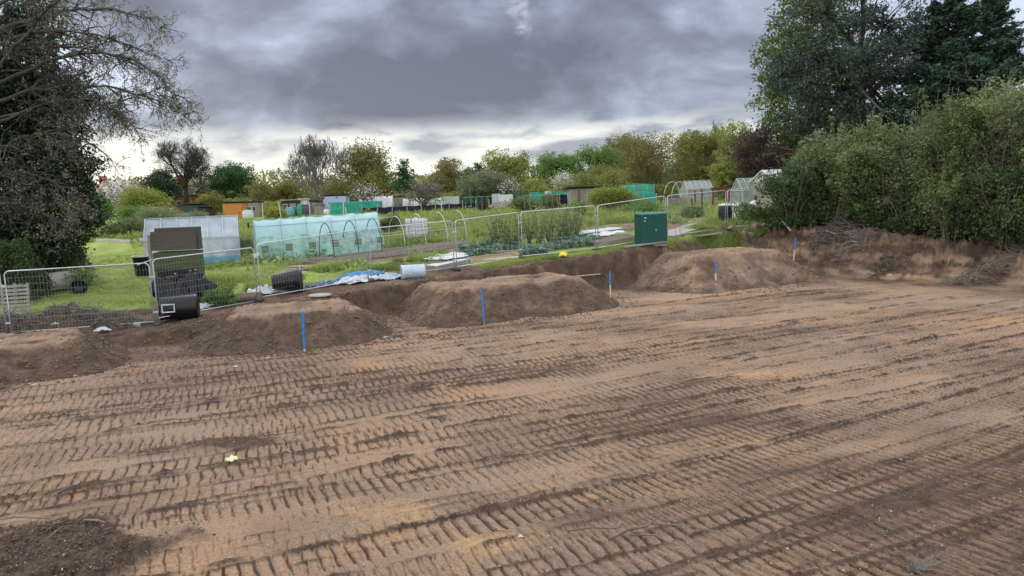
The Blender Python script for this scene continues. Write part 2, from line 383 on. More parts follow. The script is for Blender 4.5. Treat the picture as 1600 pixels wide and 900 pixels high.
def clumps_in(rng,lobes,n,shell=.45):
    L=np.array(lobes,float); p=(L[:,3]*L[:,4]*L[:,5])**(2/3); k=rng.choice(len(L),n,p=p/p.sum())
    d=rng.normal(size=(n,3)); d/=np.linalg.norm(d,axis=1)[:,None]; r=rng.uniform(0,1,n)**shell*rng.uniform(.82,1.12,n)
    return L[k,:3]+d*L[k,3:6]*r[:,None],k
def crown_mesh(rng,lobes,nclump,per,rad,leaf,mat,parent,name='crown',shell=.4,up=.4,aspect=.6,drop=0.0,flat=.7,holes=None,zmin=.03,shoots=0):
    cl,k=clumps_in(rng,lobes,nclump,shell)
    if holes is not None:
        sc=holes[0]; ok=(fbm(cl[:,0]*sc,cl[:,2]*sc+7,2,int(rng.integers(90)))+fbm(cl[:,1]*sc+3,cl[:,2]*sc,2,int(rng.integers(90))))>holes[1]; ok&=cl[:,2]>zmin; cl=cl[ok]; k=k[ok]
    if shoots:   # straggling shoots standing out of the crown
        ctr=np.array([(L[0],L[1],L[2]) for L in lobes]).mean(0); i=rng.integers(0,len(cl),shoots); d=cl[i]-ctr; d/=np.linalg.norm(d,axis=1)[:,None]+1e-6; d[:,2]=np.abs(d[:,2])*.6+.5; d+=rng.normal(size=d.shape)*.3
        st=np.concatenate([cl[i]+d*q for q in (.25,.45,.65)]); cl=np.concatenate([cl,st]); k=np.concatenate([k,k[i],k[i],k[i]])
    nclump=len(cl); n=nclump*per
    ctint=rng.uniform(0,1,nclump)*.6+rng.uniform(0,.4,len(lobes))[k]
    cr=rng.uniform(.6,1.3,nclump)*rad
    off=np.clip(rng.normal(size=(nclump,per,3)),-1.6,1.6)*cr[:,None,None]*.6;
    if shoots: off[-3*shoots:]*=.34
    off[:,:,2]*=flat; off[:,:,2]-=drop*np.abs(off[:,:,0])
    c=(cl[:,None,:]+off).reshape(-1,3); c[:,2]=np.maximum(c[:,2],.03)
    sz=(.55+1.0*rng.uniform(0,1,n)**1.6)*leaf; V,Fq=leafquads(c,sz,rng,aspect,up)
    t=np.repeat(np.clip(np.repeat(ctint,per)*.75+rng.uniform(0,.35,n),0,1),4)
    npmesh(name,V,Fq,mat,parent,tint=t); return cl
def wob(rng,a,b,n,amp,sag=0):
    a=np.asarray(a,float); b=np.asarray(b,float); L=np.linalg.norm(b-a); P=[]
    j=np.cumsum(rng.normal(size=(n+1,3))*amp*L/n,0); j-=np.linspace(0,1,n+1)[:,None]*j[-1]
    for i in range(n+1):
        t=i/n; p=a+(b-a)*t+j[i]; p[2]+=sag*L*4*t*(1-t); P.append(p)
    return P
def limbs_mesh(rng,h0,lobes,cl,r0,mat,parent,name='trunk',nsub=40,stems=1,lean=(0,0),sides=6):
    mb=MB(); top=np.array([lean[0],lean[1],h0])
    for s in range(stems):
        b=np.array([rng.normal()*.15*(stems>1),rng.normal()*.15*(stems>1),-.25]); P=wob(rng,b,top+rng.normal(size=3)*.2*(stems>1),5,.12)
        mb.tube(P,[r0*1.5]+[r0*(1-.08*i) for i in range(1,6)],sides)
    for L in lobes:
        e=np.array(L[:3]); P=wob(rng,top-np.array([0,0,rng.uniform(0,.25)*h0]),e,5,.18,.05); mb.tube(P,np.linspace(r0*.6,r0*.18,6),5,False)
    if len(cl):
        E=np.array([L[:3] for L in lobes])
        for i in rng.choice(len(cl),min(nsub,len(cl)),False):
            j=np.argmin(((E-cl[i])**2).sum(1)); mb.tube(wob(rng,E[j],cl[i],3,.2),np.linspace(r0*.2,r0*.05,4),3,False)
    return mb.build(name,mat,parent,smooth=True)
MAT={}
def mats():
    m=MAT
    m['bark']=M('bark',(.13,.105,.085),.9,.4,8,.5); m['greybark']=M('grey_bark',(.17,.155,.14),.9,.35,8,.4); m['darkbark']=M('dark_bark',(.045,.038,.032),.9,.4,8,.4)
    m['oak']=leafmat('leaf_olive',(0.078,0.094,0.026),(0.280,0.280,0.077)); m['green']=leafmat('leaf_green',(0.039,0.104,0.022),(0.196,0.329,0.070))
    m['dkgreen']=leafmat('leaf_dark_green',(0.013,0.049,0.018),(0.063,0.147,0.045)); m['yellow']=leafmat('leaf_yellow_green',(0.098,0.130,0.023),(0.336,0.364,0.084))
    m['greyg']=leafmat('leaf_grey_green',(0.072,0.098,0.058),(0.238,0.280,0.168)); m['brown']=leafmat('leaf_brown_green',(0.091,0.091,0.033),(0.266,0.238,0.084))
    m['purple']=leafmat('leaf_purple_brown',(.035,.022,.022),(.10,.065,.055),trans=.2); m['pine']=leafmat('needle_dark',(.016,.034,.027),(.075,.11,.085),trans=.15)
    m['cypress']=leafmat('needle_cypress',(.017,.045,.03),(.065,.115,.075),trans=.15); m['ever']=leafmat('leaf_evergreen',(.008,.02,.009),(.04,.07,.028),trans=.15,rough=.4)
    m['bud']=leafmat('leaf_bud',(.09,.09,.05),(.33,.32,.21),trans=.4); m['blossom']=leafmat('blossom_white',(.42,.42,.38),(.78,.78,.74)); 
    m['hedge']=leafmat('leaf_hedge',(.038,.075,.024),(.20,.26,.095)); m['hedgepale']=leafmat('leaf_hedge_pale',(.085,.12,.05),(.29,.33,.16)); m['hedgedark']=leafmat('leaf_hedge_dark',(.02,.048,.017),(.10,.16,.055)); m['lime']=leafmat('leaf_lime',(.03,.07,.016),(.15,.225,.05))
    m['weedleaf']=leafmat('leaf_weed',(.10,.165,.04),(.36,.45,.15)); m['fresh']=leafmat('leaf_fresh',(.12,.18,.045),(.31,.37,.12)); m['twig']=M('dry_twig',(.19,.16,.13),.9,.4,10,.2); m['blade']=leafmat('grass_blade',(.13,.20,.035),(.40,.47,.14)); m['straw']=leafmat('dry_stalk',(.17,.14,.08),(.38,.32,.19))
    m['cabbage']=leafmat('leaf_cabbage',(.05,.11,.07),(.22,.31,.23))
BUILD.append(mats)
# px centre, px top, px width, distance, kind, name, label, crown start (0-1), leaf size, group
FAR=[
(240,264,62,95,'dkgrey','round_tree','dense grey-green round tree left of the bare oak'),
(357,257,78,105,'dkgreen','broadleaf_tree','dark green bushy tree right of the bare oak'),
(170,276,34,112,'tan','small_tree','small tan-leaved tree behind the white blossom tree'),
(410,287,70,92,'brown','shrub_tree','olive brown shrub behind the orange shed'),
(452,282,62,94,'oak','shrub_tree','dull olive shrub left of the tall bare grey tree'),
(592,264,80,93,'oak','shrub_tree','olive shrub under the spreading yellow oak'),
(632,249,46,92,'dkgreen','conifer_like_tree','upright dark green tree standing right of the yellow oak'),
(700,244,64,100,'brown','tall_thin_tree','tall thin-leaved olive tree behind the pink flag'),
(748,250,44,122,'dkgreen','dark_tree','small dark tree between the thin olive tree and the yellow tree'),
(802,241,80,106,'yellow','yellow_green_tree','bright yellow-green domed tree in the middle of the tree line'),
(763,271,80,84,'greyg','willow_shrub','grey-green willow-like shrub right of the flag'),
(826,280,56,86,'yellow','round_shrub','low round light green shrub below the domed yellow tree'),
(872,238,62,110,'green','broadleaf_tree','rich green tree right of the domed yellow tree'),
(935,231,74,112,'green','broadleaf_tree','rich green tree left of the big russet green oak'),
(972,205,66,120,'oak','tall_oak','tall oak whose top rises behind the russet green oak'),
(1010,209,100,94,'brown','big_oak','big russet green oak behind the weathered grey shed'),
(932,262,90,84,'oak','shrub_tree','broad olive shrub behind the weathered grey shed'),
(1070,215,80,112,'greyg','tall_tree','hazy grey-green tall tree right of the russet oak'),
(1100,200,84,106,'oak','tall_tree','pale olive tall tree behind the white greenhouse'),
(1155,192,74,100,'yellow','tall_tree','pale yellow tall tree behind the purple-brown tree'),
(1138,233,58,80,'yellowpale','bushy_tree','yellowish bushy tree between the white greenhouse and purple tree'),
(1192,188,92,64,'purple','purple_tree','dark purple-brown leaved tree beside the tall pine'),
(315,280,70,112,'greyg','shrub_tree','grey shrub behind the foot of the bare oak'),
(520,285,90,96,'brown','shrub_tree','brownish shrub under the tall bare grey tree'),
(1245,232,120,70,'green','broadleaf_tree','bright green tree filling the gap below the pine'),
]
def far_tree(i,px,py,w,D,kind,name,label):
    rng=np.random.default_rng(100+i); x,y,z=GD(px,D,py); s=D/F; top=float(W(px,py,D)[2]); h=top-z; wd=w*s*1.22
    t=thing(name,label,'shrub' if 'shrub' in name else 'tree',(x,y,z),0,'trees behind the allotments')
    key={'dkgrey':'ever','tan':'bud','yellowpale':'yellow'}.get(kind,kind)
    start=.02 if 'shrub' in name or kind in('yellowpale','purple') else .07
    lob=lobes_auto(rng,wd,h*(1-start),11 if w>60 else 8); lob=[(a,b,c+h*start,d,e,f) for a,b,c,d,e,f in lob]
    thin=kind in('tan','brown') or name=='tall_tree'
    n=int((420 if not thin else 300)*max(.5,min(2.2,(w/60)**2*h*s and (w*(h/s))/4200)))
    cl=crown_mesh(rng,lob,n,46,wd*.08,max(.12,2.3*s*.95),MAT[key],t,shell=.42)
    limbs_mesh(rng,h*(start+.22),lob,cl,max(.1,h*.022),MAT['bark'],t,nsub=60)
def far_trees():
    for i,a in enumerate(FAR): far_tree(i,*a)
BUILD.append(far_trees)
def bare_rec(mb,rng,p,d,L,r,depth,ends,up=.15,sides=5,spread=.6,nkids=(2,4),minr=.012,sag=0.0):
    n=4; P=[np.array(p)]; dd=np.array(d,float)
    for i in range(n):
        dd=dd+rng.normal(size=3)*.16+np.array([0,0,up*.25-sag*.2]); dd/=np.linalg.norm(dd); P.append(P[-1]+dd*L/n)
    R=np.linspace(r,max(r*.55,minr*.8),n+1); mb.tube(P,R,sides if depth>1 else 3,False)
    if depth==0: ends.append((P[-1],dd)); ends.append((P[2],dd)); return
    k=rng.integers(nkids[0],nkids[1]+1)
    for j in range(k+1):
        q=P[-1] if j<2 else P[rng.integers(1,n+1)]
        nd=dd+rng.normal(size=3)*spread; nd[2]+=up-sag; nd/=np.linalg.norm(nd)
        bare_rec(mb,rng,q,nd,L*rng.uniform(.6,.82),max(r*(.62 if j<2 else .45),minr),depth-1,ends,up,max(3,sides-1),spread,nkids,minr,sag)
def bare_tree(px,py,w,D,label,mat,leafm,nleaf,leaf,seed,name,trunk=.22,r=.3,depth=6,up=.2,spread=.55,minr=.03,kids=(2,3)):
    rng=np.random.default_rng(seed); x,y,z=GD(px,D,py+60); s=D/F; h=float(W(px,py,D)[2])-z
    t=thing(name,label,'tree',(x,y,z),0,'trees behind the allotments'); mb=MB(); ends=[]
    th=h*trunk; P=wob(rng,(0,0,-.3),(rng.normal()*.2,0,th),4,.06); mb.tube(P,np.linspace(r*1.4,r,5),8)
    for j in range(5):
        a=j*2*np.pi/5+rng.uniform(-.4,.4); tilt=rng.uniform(.35,1.0) if j else .1
        d=np.array([np.cos(a)*np.sin(tilt)*w*s/h*1.25,np.sin(a)*np.sin(tilt)*w*s/h,np.cos(tilt)])
        bare_rec(mb,rng,P[-1]-np.array([0,0,rng.uniform(0,.2)*th]),d/np.linalg.norm(d),h*.27,r*.6,depth-1,ends,up,6,spread,kids,minr)
    V=np.array(mb.v); top=V[:,2].max(); k=(h-th)/(top-th); hi=V[:,2]>th; V[hi,2]=th+(V[hi,2]-th)*k
    half=np.percentile(np.abs(V[:,0]),99.3); kx=w*s*.5/half; f=np.clip(V[:,2]/th,0,1); V[:,:2]*=(1+(kx-1)*f)[:,None]; mb.v=[tuple(map(float,p)) for p in V]
    mb.build('trunk',mat,t,smooth=True)
    if nleaf:
        E=np.array([e[0] for e in ends]); E[:,2]=np.where(E[:,2]>th,th+(E[:,2]-th)*k,E[:,2]); E[:,:2]*=kx
        c=E[rng.integers(0,len(E),nleaf)]+rng.normal(size=(nleaf,3))*leaf*2.2
        V,Fq=leafquads(c,rng.uniform(.6,1.3,nleaf)*leaf,rng); npmesh('crown',V,Fq,leafm,t,tint=np.repeat(rng.uniform(0,1,nleaf),4))
def bare_trees():
    m=MAT
    bare_tree(285,212,88,100,'bare spreading oak with a thick dark trunk beside the brick building',m['darkbark'],None,0,0,201,'bare_oak',.34,.36,7,.10,.62,.015,(2,3))
    bare_tree(495,209,100,85,'tall bare grey tree with a fan of fine pale twigs',m['greybark'],m['greyg'],500,.14,202,'bare_tree',.10,.22,6,.32,.5,.022,(2,3))
    bare_tree(573,223,86,96,'spreading oak with thin yellow-olive new leaves',m['bark'],m['oak'],5200,.30,203,'young_leaf_oak',.30,.4,5,.12,.6,.04)
    bare_tree(660,278,66,74,'low twiggy fruit tree with pale blossom behind the black windbreak',m['greybark'],m['bud'],1800,.15,204,'fruit_tree',.18,.13,5,.1,.6,.02)
    bare_tree(197,282,64,82,'white blossom tree in front of the red-roofed house',m['darkbark'],m['blossom'],4200,.19,205,'blossom_tree',.12,.14,5,.15,.6,.02)
    bare_tree(578,288,56,80,'small pale blossom tree behind the teal net cage',m['bark'],m['blossom'],800,.15,206,'blossom_tree',.15,.12,4,.15,.6,.02)
    bare_tree(880,270,26,96,'narrow white blossom tree left of the weathered grey shed',m['bark'],m['blossom'],1200,.2,207,'blossom_tree',.1,.1,4,.3,.4,.02)
    bare_tree(795,284,30,80,'thin cream blossom sapling above the teal netting',m['bark'],m['blossom'],380,.16,209,'blossom_tree',.2,.08,4,.3,.4,.02)
    bare_tree(1122,186,60,118,'bare whitish tree top rising behind the pale olive trees',m['greybark'],None,0,0,208,'bare_tree',.2,.25,6,.3,.5,.04)
BUILD.append(bare_trees)
def treeline():
    rng=np.random.default_rng(77); c=[]
    for D,hh in ((88,2.6),(106,5.0),(135,7.5)):
        n=34000; a=rng.uniform(-.62,.62,n); x=np.tan(a)*D; y=D+rng.normal(size=n)*3
        top=hh*(.75+.28*fbm(x*.09,np.full(n,D*.1),3,61)); z=2.6+top*rng.uniform(0,1,n)**.8; c.append(np.stack([x,y,z],1)[(D>100)|(np.abs(x)<1e9)&(fbm(x*.06,x*0+3.3,2,64)>-.15)])
    c=np.concatenate(c); V,Fq=leafquads(c,rng.uniform(.25,.65,len(c))*c[:,1]/110,rng); tt=np.repeat(np.clip(.4+.4*fbm(c[:,0]*.12,c[:,2]*.2,3,62)+rng.uniform(-.2,.2,len(c)),0,1),4)
    o=npmesh('distant_treeline',V,Fq,MAT['oak'],tint=tt); tag(o,'far hedge and wood closing the horizon behind the allotments','woodland',kind='stuff')
BUILD.append(treeline)
# ---------- big trees right ----------
def right_trees():
    rng=np.random.default_rng(300); m=MAT
    # lime behind the pine
    D=66; x,y,z=GD(1255,D); s=D/F; t=thing('lime_tree','tall light green leafy tree peeping out on the sky side of the dark pine','tree',(x,y,z))
    def lb(px,py,r,D=66,rz=None): p=W(px,py,D)-np.array([x,y,z]); return (*p,r*D/F,r*D/F,(rz or r)*D/F)
    L=[lb(1230,95,52),lb(1212,150,42),lb(1262,35,55),lb(1225,205,42),lb(1290,-40,70),lb(1300,120,70),lb(1280,200,60),lb(1250,240,40)]
    cl=crown_mesh(rng,L,1300,34,.75,.24,m['lime'],t,shell=.35); limbs_mesh(rng,4,L,cl,.3,m['bark'],t,nsub=90)
    D=54; x,y,z=GD(1345,D); t=thing('pine_tree','huge dark grey-green pine with hanging limbs, tallest tree on the right','tree',(x,y,z))
    def lb(px,py,r,rz=None,dy=0): p=W(px,py,D+dy)-np.array([x,y,z]); return (*p,r*D/F,r*D/F*1.0,(rz or r*.55)*D/F)
    L=[lb(1345,-60,95,60),lb(1290,20,75,38,-2),lb(1380,40,80,40,1),lb(1270,90,65,32),lb(1345,95,75,36,-3),lb(1410,110,60,36,2),lb(1245,140,55,26,-1),lb(1310,165,70,30,-2),lb(1385,165,60,30),lb(1260,190,42,22),lb(1330,215,70,28,2),lb(1225,120,32,18),lb(1430,60,50,30,3),lb(1400,215,50,26)]
    cl=crown_mesh(rng,L,1550,46,.55,.25,m['pine'],t,shell=.42,aspect=.35,drop=.3,holes=(.35,-.5))
    mb=limbs_mesh(rng,9,L,cl,.42,m['darkbark'],t,nsub=150)
    # broken pale limb hanging over the hedge
    b=MB(); pts=[W(1325,115,52.5),W(1345,140,51.5),W(1372,168,51),W(1395,182,50.5)]; b.tube([p-np.array([x,y,z]) for p in pts],[.12,.11,.08,.04],6); q=[W(1368,165,51),W(1358,180,51),W(1350,192,51)]; b.tube([p-np.array([x,y,z]) for p in q],[.07,.05,.03],5); b.build('dead_limb',m['greybark'],t,smooth=True)
    # cypresses
    for k,(px,topy,w,D,nm) in enumerate([(1475,-70,165,50,'dense dark cypress standing right of the huge pine'),(1540,-30,150,47,'open-topped cypress with a bare leader by the photo edge'),(1632,95,110,44,'cypress half cut off by the right edge of the photo')]):
        x,y,z=GD(px,D); h=float(W(px,topy,D)[2])-z; wd=w*D/F; t=thing('cypress_tree',nm,'tree',(x,y,z),0,'cypresses beside the pine')
        tk=MB(); tk.tube(wob(rng,(0,0,-.3),(0,0,h),8,.03),np.linspace(.28,.03,9),7); c=[];dr=[];ct=[]
        nb=230; 
        for j in range(nb):
            f=(j+rng.uniform())/nb; zz=h*(.06+.92*f); a=rng.uniform(0,2*np.pi); R=wd*.62*(1-f)**.75*rng.uniform(.7,1.15)+.15
            if k==1 and f>.62 and rng.uniform()<.5: R*=.55
            d=np.array([np.cos(a),np.sin(a),.12]); e=np.array([0,0,zz])+d*R; e[2]+=.25*R; P=wob(rng,(0,0,zz),e,4,.1,-.08); tk.tube(P,np.linspace(.06*(1.2-f),.012,5),4,False)
            n=int(40+150*R/2); tt=rng.uniform(.15,1,n)**.7; q=np.array([np.array(P[min(3,int(v*4))])*(1-(v*4-min(3,int(v*4))))+np.array(P[min(3,int(v*4))+1])*(v*4-min(3,int(v*4))) for v in tt])
            q+=rng.normal(size=(n,3))*np.array([.26,.26,.10])*(.35+.5*R/2); c.append(q); dr.append(np.tile(d+np.array([0,0,.25]),(n,1))); ct.append(np.full(n,rng.uniform()))
        c=np.concatenate(c); dr=np.concatenate(dr); ct=np.concatenate(ct); V,Fq=leafquads(c,rng.uniform(.16,.42,len(c)),rng,.4,.8,dr)
        tk.build('trunk',m['darkbark'],t,smooth=True); npmesh('crown',V,Fq,m['cypress'],t,tint=np.repeat(np.clip(ct*.6+rng.uniform(0,.4,len(c)),0,1),4))
BUILD.append(right_trees)
# ---------- bank hedge right: every bush a thing ----------
HEDGE=[ # px, base D, top y, width px, material, label, bare stems
(1230,36.2,262,90,'hedgedark','dark ivy-clad bush at the open end of the bank hedge',10),
(1262,37.5,232,110,'hedge','tall leafy bush behind the ivy-clad end bush',14),
(1305,37.2,222,120,'hedgepale','pale sprouting bush with leaning bare grey stems',22),
(1368,34.5,186,130,'hedge','big mixed green bush with dead grey twigs, left of the tallest hedge bushes',20),
(1352,34.9,300,70,'hedgedark','low dark bush above the brush heap',8),
(1435,33.0,172,130,'hedgepale','grey-green bush in the middle of the bank hedge',20),
(1420,32.6,300,90,'hedgedark','low dark leafy bush above the brick rubble',8),
(1500,32.0,140,150,'hedge','tall green bush, second from the right edge along the hedge',22),
(1485,31.0,285,110,'hedge','low bright leafy bush at the foot of the tall hedge',10),
(1585,30.5,122,160,'hedgepale','tallest bush of the hedge at the right edge of the photo',24),
(1565,29.6,265,120,'hedgedark','dark bush at the hedge foot near the right edge',10),
(1660,28.5,120,160,'hedge','hedge bush mostly beyond the right edge of the photo',12)]
def hedge():
    m=MAT
    for i,(px,D,ty,w,mt,lab,ns) in enumerate(HEDGE):
        rng=np.random.default_rng(400+i); x,y,z=GD(px,D,360); h=float(W(px,ty,D)[2])-z; wd=w*D/F
        t=thing('hedge_bush',lab,'bush',(x,y,z),0,'bushes of the bank hedge')
        lob=lobes_auto(rng,wd,h,14,1.0)+[(rng.normal()*wd*.22,rng.normal()*wd*.2,h*rng.uniform(.05,.35),wd*.3,wd*.3,h*.2) for _ in range(5)]
        n=int(120+54*wd*h); leaf=.105 if D<34 else .12
        cl=crown_mesh(rng,lob,int(n*1.5),32,.27,leaf,m[mt],t,shell=.36,flat=1.0,holes=(.9,-.28),zmin=.25,shoots=int(8*wd*h/2) if ty<260 else 10)
        mb=MB()
        for k in range(int(ns*1.2)):
            a=rng.uniform(0,2*np.pi); r=rng.uniform(.1,.5)*wd*.5; b=np.array([np.cos(a)*r*.6,np.sin(a)*r*.6-.1,-.1]); e=np.array([np.cos(a)*wd*.5*rng.uniform(.3,1.05),np.sin(a)*wd*.5*rng.uniform(.3,1.05)-.2,h*rng.uniform(.5,1.07)])
            P=wob(rng,b,e,6,.16,.05); mb.tube(P,np.linspace(rng.uniform(.012,.03),.008,7),4,False)
            for q in range(5):
                s=P[rng.integers(2,7)]; mb.tube(wob(rng,s,s+rng.normal(size=3)*np.array([.5,.5,.35])+np.array([0,0,.25]),3,.2),[.012,.009,.007,.004],3,False)
        mb.build('stem',m['twig'],t,smooth=True)
    # the two leaning trunks in the opening
    rng=np.random.default_rng(444); x,y,z=GD(1303,35.0,350); t=thing('leaning_tree','multi-stemmed small tree leaning right out of the hedge opening','tree',(x,y,z)); mb=MB()
    base=np.array([x,y,z])
    for tip,r in (((1345,278),.07),((1372,270),.06),((1330,272),.05),((1318,292),.045)):
        e=W(*tip,34.5)-base; mb.tube(wob(rng,(rng.normal()*.08,0,-.2),e,6,.07,.06),np.linspace(r,.02,7),6)
        for q in range(8): mb.tube(wob(rng,e*rng.uniform(.6,1),e*1.03+rng.normal(size=3)*.4+np.array([.15,0,.15]),3,.2),[.015,.011,.008,.004],3,False)
    mb.build('trunk',m['bark'],t,smooth=True); L=[(*(W(1365,240,33.4)-base),.8,.7,.45),(*(W(1335,245,33.6)-base),.6,.6,.4),(*(W(1390,262,33.4)-base),.6,.5,.35)]
    crown_mesh(rng,L,150,26,.28,.10,m['hedgepale'],t)
BUILD.append(hedge)
# ---------- left tree, ivy mass, brambles ----------
def left_tree():
    m=MAT; rng=np.random.default_rng(501); D=29; x,y,z=GD(-28,D,420); base=np.array([x,y,z])
    t=thing('budding_tree','big overhanging tree with bare dark limbs and pale young leaves, left edge','tree',base); mb=MB(); ends=[]
    def P(px,py,D=29): return W(px,py,D)-base
    mb.tube([np.array([0,0,-.3]),P(-30,330),P(-34,200),P(-40,60),P(-50,-120)],[.55,.42,.36,.3,.2],10)
    lim=[((-30,150),(120,45),(235,75),(280,160),.12,28),((-32,170),(80,120),(180,118),(286,178),.12,28.5),((-30,200),(90,150),(150,125),(228,215),.09,27.5),((-34,60),(60,20),(160,-10),(250,40),.13,29.5),((-34,90),(40,35),(130,30),(262,98),.12,29),
         ((-30,150),(30,62),(45,35),(130,-30),.13,27),((-30,260),(30,200),(80,190),(165,240),.08,26.8),((-30,280),(20,258),(60,262),(118,310),.07,26.3),((-30,120),(60,80),(140,160),(200,190),.08,30),((-30,320),(10,305),(50,325),(90,345),.07,26.2),((-34,30),(40,-30),(130,-60),(230,-30),.12,30),((-34,100),(60,60),(160,60),(255,125),.1,30.2),((-30,190),(60,165),(130,175),(240,142),.09,28)]
    for k,(a,b,c,d,r,DD) in enumerate(lim):
        K=[P(*a,29),P(*b,DD+.5),P(*c,DD),P(*d,DD-.5)]; pts=[]
        for q in range(17):
            u=q/16; pts.append((1-u)**3*K[0]+3*u*(1-u)**2*K[1]+3*u*u*(1-u)*K[2]+u**3*K[3]+rng.normal(size=3)*.035)
        mb.tube(pts,np.linspace(r*.72,.010,17),7,False)
        for q in range(44):
            i=int(3+13.99*rng.uniform()**.8); p=pts[min(i,16)]; dd=pts[min(i+1,16)]-pts[min(i,15)]; dd=dd/(np.linalg.norm(dd)+1e-6)+rng.normal(size=3)*.55; dd[2]-=.12; dd/=np.linalg.norm(dd)
            bare_rec(mb,rng,p,dd,rng.uniform(.45,1.0)*(1.1-.6*i/17),.030*(1.25-i/17)+.008,2 if q%3 else 3,ends,.0,4,.6,(1,2),.0045,.10)
    mb.build('trunk',M('budding_bark',(.065,.06,.056),.9,.45,9,.4),t,smooth=True)
    E=np.array([e[0] for e in ends]); n=19000; wx=np.where(E[:,0]+base[0]>W(105,200,29)[0],1,.22); c=E[rng.choice(len(E),n,p=wx/wx.sum())]+rng.normal(size=(n,3))*.05
    V,Fq=leafquads(c,rng.uniform(.045,.09,n),rng,.55,.2); npmesh('crown',V,Fq,m['bud'],t,tint=np.repeat(rng.uniform(0,1,n),4))
    # dark ivy/evergreen mass behind
    D=31; x,y,z=GD(45,D,420); base=np.array([x,y,z]); t=thing('evergreen_tree','dark dense evergreen tree behind the bare limbs on the left','tree',base)
    def lb(px,py,rx,rz,dd=0): p=W(px,py,D+dd)-base; return (*p,rx*D/F,rx*D/F,rz*D/F)
    L=[lb(20,120,70,70),lb(75,190,55,60),lb(50,260,85,60),lb(110,260,42,40),lb(20,350,90,60),lb(100,330,52,52),lb(130,330,36,40,.5),lb(40,40,60,50,1),lb(60,395,70,34),lb(-20,230,80,90),lb(110,150,34,45,1),lb(-15,400,70,50)]
    cl=crown_mesh(rng,L,2300,40,.36,.15,m['ever'],t,shell=.5,up=.2,flat=1); limbs_mesh(rng,3.5,L,cl,.35,m['darkbark'],t,nsub=120)
    # bramble thicket at its foot
    for k,(px,D,ty,w,lab,mt) in enumerate([(20,26.8,372,130,'dark bramble thicket behind the pallet at the left edge','hedgedark'),(95,31.5,370,90,'pale leafy bramble around the leaning timbers','hedge'),(118,29,428,60,'low green nettle clump behind the left fence panel','green')]):
        x,y,z=GD(px,D,430); h=max(.5,float(W(px,ty,D)[2])-z); wd=w*D/F; t=thing('bramble',lab,'bush',(x,y,z)); L=lobes_auto(rng,wd,h,9,1)
        cl=crown_mesh(rng,L,int(90+60*wd*h),26,.22,.10,m[mt],t,shell=.5,flat=1); limbs_mesh(rng,h*.3,L,cl,.02,m['twig'],t,'stem',40,3)
BUILD.append(left_tree)
# ---------- shrubs in the allotments ----------
SHRUBS=[(212,328,70,36,60,'green','green scrub bush beside the gravel path'),(255,330,80,40,54,'hedgepale','pale speckled elder bush behind the polythene greenhouse'),(205,345,70,42,50,'hedge','rough green bush at the bend of the gravel path'),
(300,335,60,30,52,'hedgepale','pale bush in front of the dark green shed'),(338,338,36,46,46,'green','narrow green bush between greenhouse and orange shed'),(375,375,44,40,37,'greyg','dry grey-green weed clump left of the polytunnel'),(430,326,44,18,66,'yellow','low yellow-green bush in front of the sheds'),
(612,337,34,50,42,'hedge','upright dark green shrub behind the hoops, left of the white tank'),(955,297,80,32,56,'yellow','broad light green bush in front of the weathered grey shed'),(1000,315,60,24,52,'green','green leafy bush left of the red posts'),(860,304,40,22,62,'hedge','dark green shrub in front of the black netting'),(905,318,40,18,50,'green','low shrub in front of the grey shed wall'),
(575,328,26,20,64,'oak','brown-green shrub in front of the teal cage'),(820,312,50,16,58,'hedge','low dark bramble in front of the teal fencing'),(1075,325,44,20,46,'hedge','small dark bush among the red posts'),(1172,340,44,30,40,'green','leafy weeds beside the black water butt'),(1188,325,36,40,39.5,'hedgedark','dark leafy bush between the water butt and the hedge'),
(757,318,20,14,64,'purple','small dark red shrub by the end of the windbreak'),(228,300,90,28,75,'yellow','yellow-green bush below the brick building'),(330,305,50,26,80,'oak','olive bush behind the dark green shed'),(148,305,60,40,66,'green','green bush behind the overhanging tree'),(345,452,40,34,25.4,'green','leafy nettle clump between the black barrel and black tub')]
